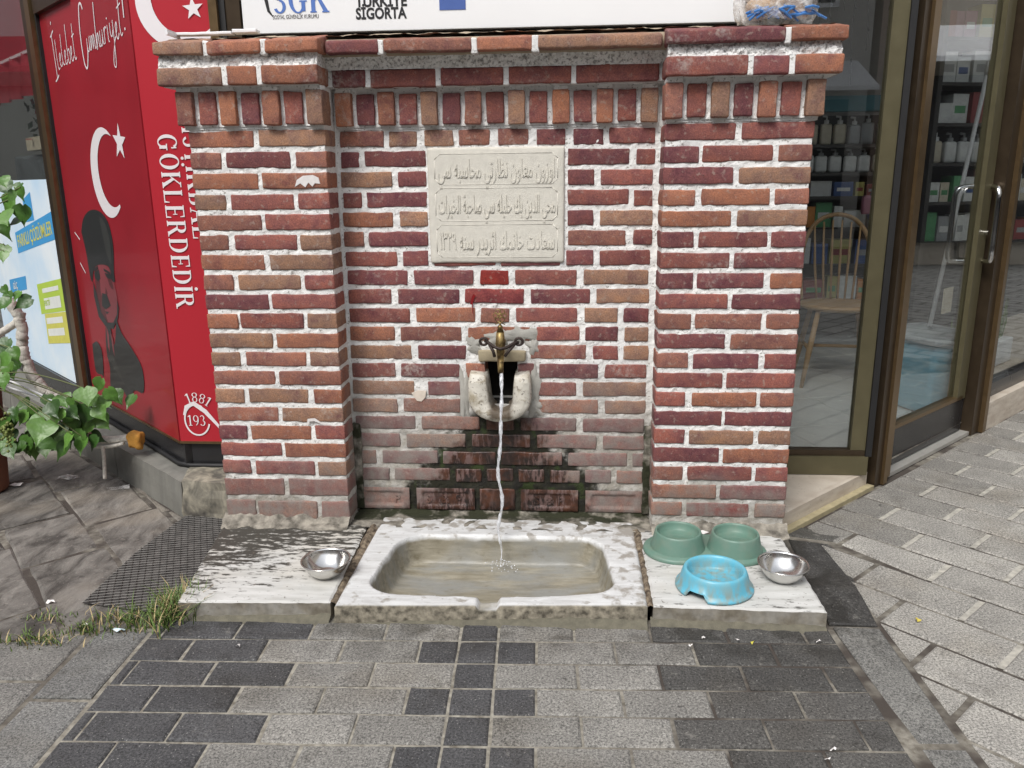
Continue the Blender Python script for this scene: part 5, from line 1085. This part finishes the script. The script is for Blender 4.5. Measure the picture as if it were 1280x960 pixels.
bb.f = [(i*n1_+k, i*n1_+(k+1) % n1_, (i+1)*n1_+(k+1) % n1_, (i+1)*n1_+k) for i in range(n2_) for k in range(n1_)]
bag = tag(bb.build('plastic_bag', FILM, None, smooth=True), 'crumpled clear plastic bag of bread on the right end of the wall top', 'bag')
b = MB()
for i in range(26):
    x = rr_.uniform(1.655, 1.835); z = 1.600+rr_.uniform(0, .022); p = Vector((x, .035+rr_.uniform(-.004, .03), z)); L = rr_.uniform(.012, .03); a = rr_.uniform(-.6, .6); d = Vector((math.cos(a), 0, math.sin(a))); b.tube([p-d*L, p+Vector((0, -.006, .003)), p+d*L], .0035, 5)
b.build('blue_wrapper', simple('blue_wrapper_print', (.06, .20, .50), .35, 0, .5, 80), bag)
# ------------------------------------------------------------------ pharmacy front on the right
er = Vector((math.sqrt(.5), math.sqrt(.5), 0)); nr = Vector((math.sqrt(.5), -math.sqrt(.5), 0)); orr = Vector((1.72, 0, 0))
def RP(s, z, w=0.): return tuple(orr+er*s+nr*w+Vector((0, 0, z)))
def RB_(b, s0, s1, z0, z1, w0, w1): b.box(s0, s1, z0, z1, w0, w1, RP); return b
# triangular sill
ss = thing('travertine_sill', 'triangular cream travertine sill beside the right end of the brick wall', 'sill', (2.0, .35, 0))
b = MB(); T = [(1.846, .118), (2.300, .560), (2.300, .56), (1.846, .56)]
b.add([(1.842, .262, .064), (1.842, .128, .064), (2.270, .545, .064), (2.270, .575, .064), (1.842, .575, .064)]+[(1.842, .128, .030), (2.275, .540, .030)], [(0, 1, 2, 3, 4)]); b.v = b.v[:5]; b.f = [(0, 1, 2, 3, 4)]; b.build('sill_slab', TRAV, ss)
b = MB(); b.box(.190, .790, -.01, .0625, -.03, .018, RP); b.build('sill_riser', TRAV, ss)
b = MB(); b.box(.15, .80, -.01, .012, .018, .045, RP); b.build('sill_mortar', simple('yellow_mortar', (.36, .31, .19), .9, 0, .4, 40, .5), ss)
pw = thing('pharmacy_window', 'bronze framed fixed window with a low bottom rail between the brick wall and the door', 'shop window', (2.0, .52, .064))
for (x0, x1, z0, z1, y0, y1, mt, nm) in ((1.75, 2.272, .066, .138, .50, .56, OLIVE, 'bottom_rail'), (1.75, 2.262, .1385, .160, .512, .55, DARKBR, 'bottom_bead'), (2.208, 2.262, .161, 3.16, .512, .55, OLIVE, 'frame_stile'), (2.263, 2.285, .1385, 3.2, .505, .56, GASKET, 'frame_stile'), (1.75, 2.262, 3.161, 3.22, .50, .56, OLIVE, 'top_rail'), (1.74, 1.80, .161, 3.16, .512, .55, OLIVE, 'frame_stile')): b = MB(); b.box(x0, x1, y0, y1, z0, z1); b.build(nm, mt, pw)
b = MB(); b.box(1.80, 2.208, .530, .536, .160, 3.161); b.build('pane', GLASS, pw)
bp = thing('bronze_door_post', 'bronze door post where the window meets the glass door', 'post', RP(.85, 0))
for (s0, s1, w0, w1, mt) in ((.812, .862, -.06, .040, DARKBR), (.8625, .892, -.06, .052, BRONZE), (.8925, .932, -.06, .040, DARKBR)): b = MB(); RB_(b, s0, s1, 0, 3.22, w0, w1); b.build('post_profile', mt, bp)
b = MB(); RB_(b, .90, .925, .02, 3.22, .041, .047); b.build('post_bead', BRONZE, bp)
dr = thing('glass_door', 'closed bronze framed glass shop door with curved steel pull handles', 'door', RP(1.3, 0))
for (s0, s1, z0, z1, w0, w1, mt, nm) in ((.934, 1.745, .022, .175, -.045, -.006, BLACK, 'kick_plate'), (.934, 1.72, .176, .192, -.04, .0, BRONZE, 'door_bead'), (1.655, 1.745, .176, 3.10, -.045, .0, OLIVE, 'door_stile'), (.932, .950, .176, 3.10, -.045, -.004, GASKET, 'door_stile'), (.934, 1.745, 3.101, 3.22, -.045, .0, OLIVE, 'door_head')): b = MB(); RB_(b, s0, s1, z0, z1, w0, w1); b.build(nm, mt, dr)
b = MB(); RB_(b, .950, 1.655, .192, 3.101, -.026, -.020); b.build('pane', GLASS, dr)
def handle(s, w, sgn):
    b = MB(); pp = [RP(s, .80, w), RP(s-.03, .80, w+sgn*.03), RP(s-.05, .805, w+sgn*.045), RP(s-.058, .83, w+sgn*.050)]+[RP(s-.058, z, w+sgn*.050) for z in (.88, .98, 1.05)]+[RP(s-.056, 1.085, w+sgn*.048), RP(s-.045, 1.108, w+sgn*.038), RP(s-.02, 1.115, w+sgn*.02), RP(s, 1.115, w)]
    b.tube(spline(pp, 4), .0105, 12); return b.build('pull_handle', CHROME, dr, smooth=True)
handle(1.738, .0, 1); handle(1.66, -.045, -1)
b = MB(); b.tube([RP(1.725, .92, -.002), RP(1.725, .92, .014)], .011, 16); b.build('lock_cylinder', CHROME, dr)
b = MB(); RB_(b, .932, 1.78, .0, .016, -.05, .03); tag(b.build('door_threshold', simple('threshold_strip', (.5, .49, .46), .35, .4, .2, 30), None), 'pale metal threshold strip under the glass door', 'threshold')
rpst = thing('bronze_corner_post', 'wide dark bronze post right of the glass door', 'post', RP(1.85, 0))
for (s0, s1, w0, w1, mt) in ((1.746, 1.765, -.05, -.01, GASKET), (1.7655, 1.845, -.06, .040, DARKBR), (1.8455, 1.878, -.06, .060, BRONZE), (1.8785, 1.915, -.06, .050, DARKBR)): b = MB(); RB_(b, s0, s1, 0, 3.22, w0, w1); b.build('post_profile', mt, rpst)
sw = thing('side_window', 'shop window over a travertine base at the right edge of the picture', 'shop window', RP(2.6, 0))
b = MB(); RB_(b, 1.916, 4.6, -.01, .128, -.06, .050); b.build('travertine_base', TRAV, sw); b = MB(); RB_(b, 1.916, 4.6, .129, .195, -.06, .010); b.build('bottom_rail', BLACK, sw); b = MB(); RB_(b, 1.916, 4.6, 3.16, 3.22, -.05, .02); b.build('top_rail', OLIVE, sw); b = MB(); RB_(b, 4.6, 4.7, 0, 3.22, -.06, .05); b.build('frame_stile', BRONZE, sw)
b = MB(); RB_(b, 1.916, 4.6, .196, 3.16, -.024, -.018); b.build('pane', GLASS, sw)
# building shell
sb = thing('corner_shop_building', 'corner shop building whose bronze windows flank the brick fountain wall', 'building', (1, 2, 0))
b = MB(); LB(b, 0, 4.1, 3.222, 5.2, -.1, .02); b.build('upper_wall', PLASTER, sb); b = MB(); b.box(-.285, 2.27, .30, .40, 3.222, 5.19); b.build('upper_wall', PLASTER, sb); b = MB(); RB_(b, .80, 4.8, 3.222, 5.2, -.1, .02); b.build('upper_wall', PLASTER, sb)
b = MB(); b.box(-3.4, 5.3, 4.7, 4.8, 0, 3.4); b.build('back_wall', DARKWALL, sb); b = MB(); b.box(1.78, 1.84, .575, 4.7, 0, 3.4); b.build('partition', DARKWALL, sb); b = MB(); b.box(-.05, .0, .56, 4.7, 0, 3.4); b.build('partition', DARKWALL, sb)
cz_ = [(-.2, .42), (-3.2, 3.2), (-3.2, 4.75), (5.2, 4.75), (5.2, 3.55), (2.35, .62)]
b = MB(); b.add([(x, y, 3.4) for x, y in cz_], [tuple(range(6))]); b.build('ceiling', CEIL, sb)
b = MB(); LB(b, 4.0, 4.1, 0, 3.22, -2, .0); b.build('end_wall', PLASTER, sb); b = MB(); RB_(b, 4.7, 4.8, 0, 3.22, -1.3, .0); b.build('end_wall', PLASTER, sb)
b = MB(); b.add([(x, y, .052) for x, y in [(1.84, .56), (2.29, .56), (5.15, 3.5), (5.15, 4.7), (1.84, 4.7)]], [(0, 1, 2, 3, 4)]); fl_ = struct(b.build('shop_floor', SAND, None))
ta = math.radians(18); ta1 = Vector((math.cos(ta), math.sin(ta))); ta2 = Vector((-math.sin(ta), math.cos(ta)))
for i in range(-1, 9):
    for k in range(-3, 10):
        o2 = Vector((1.84, .56))+ta1*.42*i+ta2*.42*k; q = [tuple(o2), tuple(o2+ta1*.42), tuple(o2+ta1*.42+ta2*.42), tuple(o2+ta2*.42)]
        q = clip(q, 1.845, 0, 1, 0); q = clip(q, 0, .565, 0, 1) if len(q) > 2 else q
        if len(q) > 2: q = clip(q, 2.29, .62, -1, 1)
        if len(q) > 2: q = clip(q, 5.1, 0, -1, 0)
        if len(q) > 2: q = clip(q, 0, 4.6, 0, -1)
        if len(q) > 2 and area(q) > .004: slab(q, .065, .002, 'floor_tile', TILE, fl_, (1, 1, 1), j=0, bev=.001, deep=.01, tilt=0)
# windsor chair
ch = thing('spindle_back_chair', 'pale wooden spindle-back chair just inside the window', 'chair', (2.64, 1.98, .065))
ca = math.radians(-8); fx = lambda x, y, z: (2.60+x*math.cos(ca)-y*math.sin(ca), 1.98+x*math.sin(ca)+y*math.cos(ca), .065+z)
b = MB(); prof = [(.02, 0), (.18, .002), (.205, .012), (.210, .022), (.200, .032), (.15, .030), (.01, .026)]; b.lathe(prof, (0, 0, .405), 40, 1, .95); b.v = [fx(*v) for v in b.v]; b.build('seat', WOOD, ch, smooth=True)
hoop = [(-.175+.0, .15, .43), (-.185, .19, .60), (-.165, .225, .76), (-.10, .25, .86), (0, .258, .895), (.10, .25, .86), (.165, .225, .76), (.185, .19, .60), (.175, .15, .43)]
b = MB(); b.tube([fx(*p) for p in spline(hoop, 6)], .012, 10); b.build('backrest', WOOD, ch, smooth=True)
for i in range(6):
    x = -.115+.046*i; zt_ = .885-2.2*(x*x)-.02; b = MB(); b.tube([fx(x*.8, .155, .43), fx(x*.95, .20, .62), fx(x*1.05, .235+.015*(1-abs(x)/.12), zt_)], [.006, .0075, .005], 8); b.build('spindle', WOOD, ch, smooth=True)
for sx_, sy_ in ((-1, -1), (1, -1), (-1, 1), (1, 1)): b = MB(); b.tube([fx(.12*sx_, .12*sy_, .41), fx(.155*sx_, .15*sy_, .2), fx(.185*sx_, .18*sy_, 0)], [.013, .016, .010], 10); b.build('leg', WOOD, ch, smooth=True)
b = MB(); b.tube([fx(-.155, -.15, .2), fx(-.155, .15, .2)], .009, 8); b.tube([fx(.155, -.15, .2), fx(.155, .15, .2)], .009, 8); b.tube([fx(-.155, 0, .2), fx(.155, 0, .2)], .009, 8); b.build('stretcher', WOOD, ch, smooth=True)
# blue crate with lid, mop handle
bc = thing('blue_storage_box', 'pale blue plastic storage box with a clear lid behind the glass door', 'storage box', (2.95, 1.55, .065))
cr_ = Matrix.Rotation(math.radians(20), 3, 'Z'); bx_ = lambda x, y, z: tuple(cr_@Vector((x, y, 0))+Vector((2.88, 1.50, .066+z)))
BOXB = simple('pale_blue_plastic', (.20, .50, .66), .35, 0, .08, 8); LIDM = simple('grey_clear_lid', (.50, .55, .58), .25)
b = MB(); vs, fs = lattice(-.15, .15, -.20, .20, 0, .34, .03, 0, .08); b.add([bx_(v[0]*(.88+.12*v[2]/.34), v[1]*(.88+.12*v[2]/.34), v[2]) for v in vs], fs); b.build('bin_body', BOXB, bc, smooth=True); b = MB(); b.rbox(-.165, .165, -.215, .215, .341, .372, .012, 0, bx_, .1); b.build('lid', LIDM, bc, smooth=True)
b = MB(); b.tube([(2.90, 1.55, .45), (3.10, 1.72, 1.62)], .010, 10); b.tube([(3.10, 1.72, 1.62), (3.105, 1.724, 1.68)], .013, 10); tag(b.build('mop_handle', SIGNW, None, smooth=True), 'long white mop handle leaning behind the glass door', 'mop')
# ------------------------------------------------------------------ shelves and goods
SHELF = simple('dark_shelf', (.045, .042, .04), .5); TEAL = simple('teal_board', (.035, .13, .16), .4)
PAL = {'white': (.62, .63, .62), 'grey': (.30, .31, .32), 'red': (.26, .05, .05), 'green': (.10, .30, .14), 'blue': (.05, .10, .26), 'yellow': (.42, .38, .12), 'cream': (.55, .50, .40), 'pink': (.34, .14, .20), 'teal': (.09, .22, .24), 'orange': (.55, .22, .05)}
GM = {k: simple('goods_'+k, v, .4, 0, .25, 35) for k, v in PAL.items()}
ORD = ['first', 'second', 'third', 'fourth', 'fifth', 'sixth', 'seventh', 'eighth', 'ninth', 'tenth', 'eleventh', 'twelfth', 'thirteenth', 'fourteenth', 'fifteenth', 'sixteenth', 'seventeenth', 'eighteenth', 'nineteenth', 'twentieth']
def bottle(p, h, w, col, label, fn):
    t = thing('pump_bottle', label, 'bottle', fn(*p), 'bottles on the pharmacy shelves'); x, y, z = p
    b = MB(); vs, fs = lattice(x-w/2, x+w/2, y-w*.3, y+w*.3, z, z+h*.72, w*.22, 0, .06); b.add([fn(*v) for v in vs], fs); b.build('bottle_body', GM[col], t, smooth=True)
    b = MB(); b.add(*(lambda q: ([fn(*v) for v in q.v], q.f))(MB().tube([(x, y, z+h*.7), (x, y, z+h*.84)], w*.22, 8).tube([(x, y, z+h*.84), (x, y, z+h*.96), (x-w*.35, y, z+h*.98)], w*.09, 6))); b.build('pump_cap', SIGNW if col != 'white' else GM['grey'], t)
def goods(p, w, d, h, col, label, fn, strip):
    x, y, z = p; t = thing('medicine_box', label, 'box', fn(*p), 'boxes on the pharmacy shelves'); b = MB(); b.box(x, x+w, y, y+d, z, z+h, fn); b.build('carton', GM[col], t)
    if strip: b = MB(); b.box(x+w*.15, x+w*.85, y-.001, y+.0, z+h*.35, z+h*.6, fn); b.build('printed_band', GM[strip], t)
def unit(fn, x0, x1, levels, name, label, seed, depth=.30, zt=2.1, place=''):
    r7 = random.Random(seed); t = thing('shelf_unit', label, 'shelf', fn(x0, 0, .065))
    b = MB(); b.box(x0-.03, x0, 0, depth, .07, zt, fn); b.build('side_panel', SHELF, t); b = MB(); b.box(x1, x1+.03, 0, depth, .07, zt, fn); b.build('side_panel', SHELF, t); b = MB(); b.box(x0, x1, depth, depth+.02, .07, zt, fn); b.build('back_panel', SHELF, t)
    for li, (z, kind, hh) in enumerate(levels):
        b = MB(); b.box(x0, x1, .0, depth, z-.02, z, fn); b.build('shelf_board', SHELF, t)
        x = x0+.02; i = 0
        where = ('bottom', 'second', 'third', 'fourth', 'fifth', 'sixth', 'seventh')[li]
        while x < x1-.06 and i < 20:
            if kind == 'b':
                w = r7.uniform(.07, .085); col = r7.choice(['white', 'white', 'cream', 'grey']); bottle((x+w/2, .08, z), hh*r7.uniform(.9, 1), w, col, f'{col} pump bottle, {ORD[i]} from left, {where} shelf, {place}', fn)
            else:
                w = r7.uniform(.05, .14); col = r7.choice(['white', 'white', 'grey', 'cream', 'white', 'grey', 'white', 'red', 'green', 'blue', 'yellow', 'teal', 'pink', 'orange']); w = min(w, x1-x-.01)
                goods((x, .03+r7.uniform(0, .03), z), w, .12, hh*r7.uniform(.6, 1), col, f'{col} carton, {ORD[i]} from left, {where} shelf, {place}', fn, r7.choice([None, 'blue', 'red', 'green', 'white', 'grey']))
            x += w+r7.uniform(.006, .02); i += 1
    return t
f1 = lambda x, y, z: (x, 3.05+y, z)
u1 = unit(f1, 2.55, 3.28, [(.36, 'g', .16), (.60, 'g', .18), (.84, 'g', .16), (1.04, 'g', .12), (1.19, 'b', .16), (1.365, 'b', .19)], 'shelf', 'dark shelf unit with a teal top board seen through the fixed window', 3, place='shelf unit behind the window', zt=1.56)
b = MB(); b.box(2.45, 3.32, 3.0, 3.06, 1.562, 1.655); b.build('top_board', TEAL, u1)
f2 = lambda x, y, z: (3.95+x*.80, 3.35+y+x*.0, z)
f2 = lambda x, y, z: (3.42+x*math.cos(.25)-y*math.sin(.25), 2.95+x*math.sin(.25)+y*math.cos(.25), z)
unit(f2, 0, 1.35, [(.75, 'g', .2), (1.0, 'g', .2), (1.24, 'b', .2), (1.48, 'g', .2), (1.72, 'g', .22), (1.98, 'g', .2)], 'shelf', 'tall dark shelf unit stacked with cartons behind the glass door', 11, place='tall unit behind the door', zt=2.25)
f3 = lambda x, y, z: (4.62+x*.2-y, 2.7+x*1., z)
# ice-cream coloured bag hanging below the shelf
b = MB(); b.rbox(3.05, 3.20, 2.90, 2.98, .88, 1.08, .03, .01); tag(b.build('pink_blue_bag', GM['blue'], None, smooth=True), 'dark blue bag hanging in front of the window shelf unit', 'bag'); b = MB(); b.rbox(2.98, 3.07, 2.86, 2.90, .93, 1.05, .02, .006); tag(b.build('pink_pouch', GM['pink'], None, smooth=True), 'pink pouch beside the dark blue bag', 'pouch')
# string of icicle lights inside the window
il = thing('icicle_lights', 'dark string of icicle lights hanging inside the top of the fixed window', 'string lights', (2.0, .62, 2.3))
for i in range(11):
    x = 1.83+.040*i+rr_.uniform(-.008, .008); L = rr_.uniform(.55, .95); pts = [(x+.006*math.sin(k*1.3+i), .60, 2.33-L*k/10) for k in range(11)]; b = MB(); b.tube(pts, .0018, 5); 
    for k in range(1, 11, 2): b.tube([pts[k], (pts[k][0]+.004, .60, pts[k][2]-.012)], .003, 5)
    b.build('strand', GASKET, il)
b = MB(); b.tube([(1.80, .60, 2.33), (2.24, .60, 2.33)], .003, 6); b.build('cord', GASKET, il)
# price card and small things by the door
b = MB(); b.box(.0, .09, 0, .006, 0, .11, lambda x, y, z: RP(1.53+x, .58+z, -.06-y)); tag(b.build('window_card', GM['cream'], None), 'small cream card standing inside the door pane', 'card')
pz = thing('window_planter', 'white planter box with spiky green leaves inside the side window at the right edge', 'planter', RP(2.3, .2, -.2))
b = MB(); b.rbox(2.10, 2.62, .20, .33, -.30, -.10, .008, 0, lambda s, z, w: RP(s, z, w), .2); b.build('planter_box', SIGNW, pz)
b = MB(); b.box(2.0, 4.4, .12, .198, -.60, -.05, RP); b.build('window_ledge', TRAV, pz)
b = MB()
for i in range(60):
    s_ = rr_.uniform(2.12, 2.6); w_ = rr_.uniform(-.26, -.14); h_ = rr_.uniform(.10, .24); q = rr_.uniform(-.08, .08); b.add([RP(s_-.008, .32, w_), RP(s_+.008, .32, w_), RP(s_+q*.5, .32+h_*.6, w_+.01), RP(s_+q, .32+h_, w_)], [(0, 1, 2), (0, 2, 3)])
stuff(b.build('spiky_leaves', GRASS, pz))
# ------------------------------------------------------------------ buildings across the street (reflected in glass and polished panels)
def house(x0, x1, y, h, colr, label, bays, seed, rot=0.):
    t = thing('street_house', label, 'building', ((x0+x1)/2, y, 0), 'houses across the street'); mt = simple('house_render', colr, .85, 0, .1, .8); fn = lambda a, z, w=0.: (a, y+w, z)
    b = MB(); b.box(x0, x1, y-6, y, 0, h); b.build('wall', mt, t)
    for s_ in range(1, int(h//2.9)):
        for i in range(bays):
            cx = x0+(x1-x0)*(i+.5)/bays; b = MB(); b.box(cx-.55, cx+.55, y+.002, y+.07, s_*2.9+.9, s_*2.9+2.3); w = b.build('window', SIGNW, t); b = MB(); b.box(cx-.48, cx+.48, y+.072, y+.08, s_*2.9+.97, s_*2.9+2.23); b.build('pane', BLACK, w)
    b = MB(); b.box(x0+.3, x1-.3, y+.002, y+.05, .3, 2.4); b.build('shop_window', BLACK, t); b = MB(); b.add([(x0+.2, y, 3.0), (x1-.2, y, 3.0), (x1-.2, y+1.1, 2.5), (x0+.2, y+1.1, 2.5), (x0+.2, y, 2.94), (x1-.2, y, 2.94), (x1-.2, y+1.1, 2.44), (x0+.2, y+1.1, 2.44)], [(0, 1, 2, 3), (7, 6, 5, 4), (3, 2, 6, 7), (0, 3, 7, 4), (1, 5, 6, 2)]); b.build('awning', random.choice((AWN, SIGNW)), t)
    if rot:
        t.matrix_world = Matrix.Rotation(math.radians(rot), 4, 'Z')@Matrix.Translation(t.location)
house(-16, -8.2, -10.5, 6.5, (.45, .40, .32), 'cream rendered house across the street, leftmost from the fountain', 4, 1); house(-8, -1, -11, 7.2, (.30, .26, .23), 'brown rendered house across the street', 3, 2); house(-.8, 6, -10.8, 6.2, (.50, .48, .45), 'pale grey rendered house across the street', 3, 3); house(6.2, 14, -11, 7.0, (.42, .32, .26), 'terracotta rendered house across the street', 4, 4)
house(-12, 10, -10.5, 8.5, (.40, .36, .30), 'ochre rendered house closing the right end of the street', 7, 5, 90)
house(-14, 8, -8.5, 8.5, (.36, .34, .33), 'grey rendered house closing the left end of the street', 7, 6, -90)
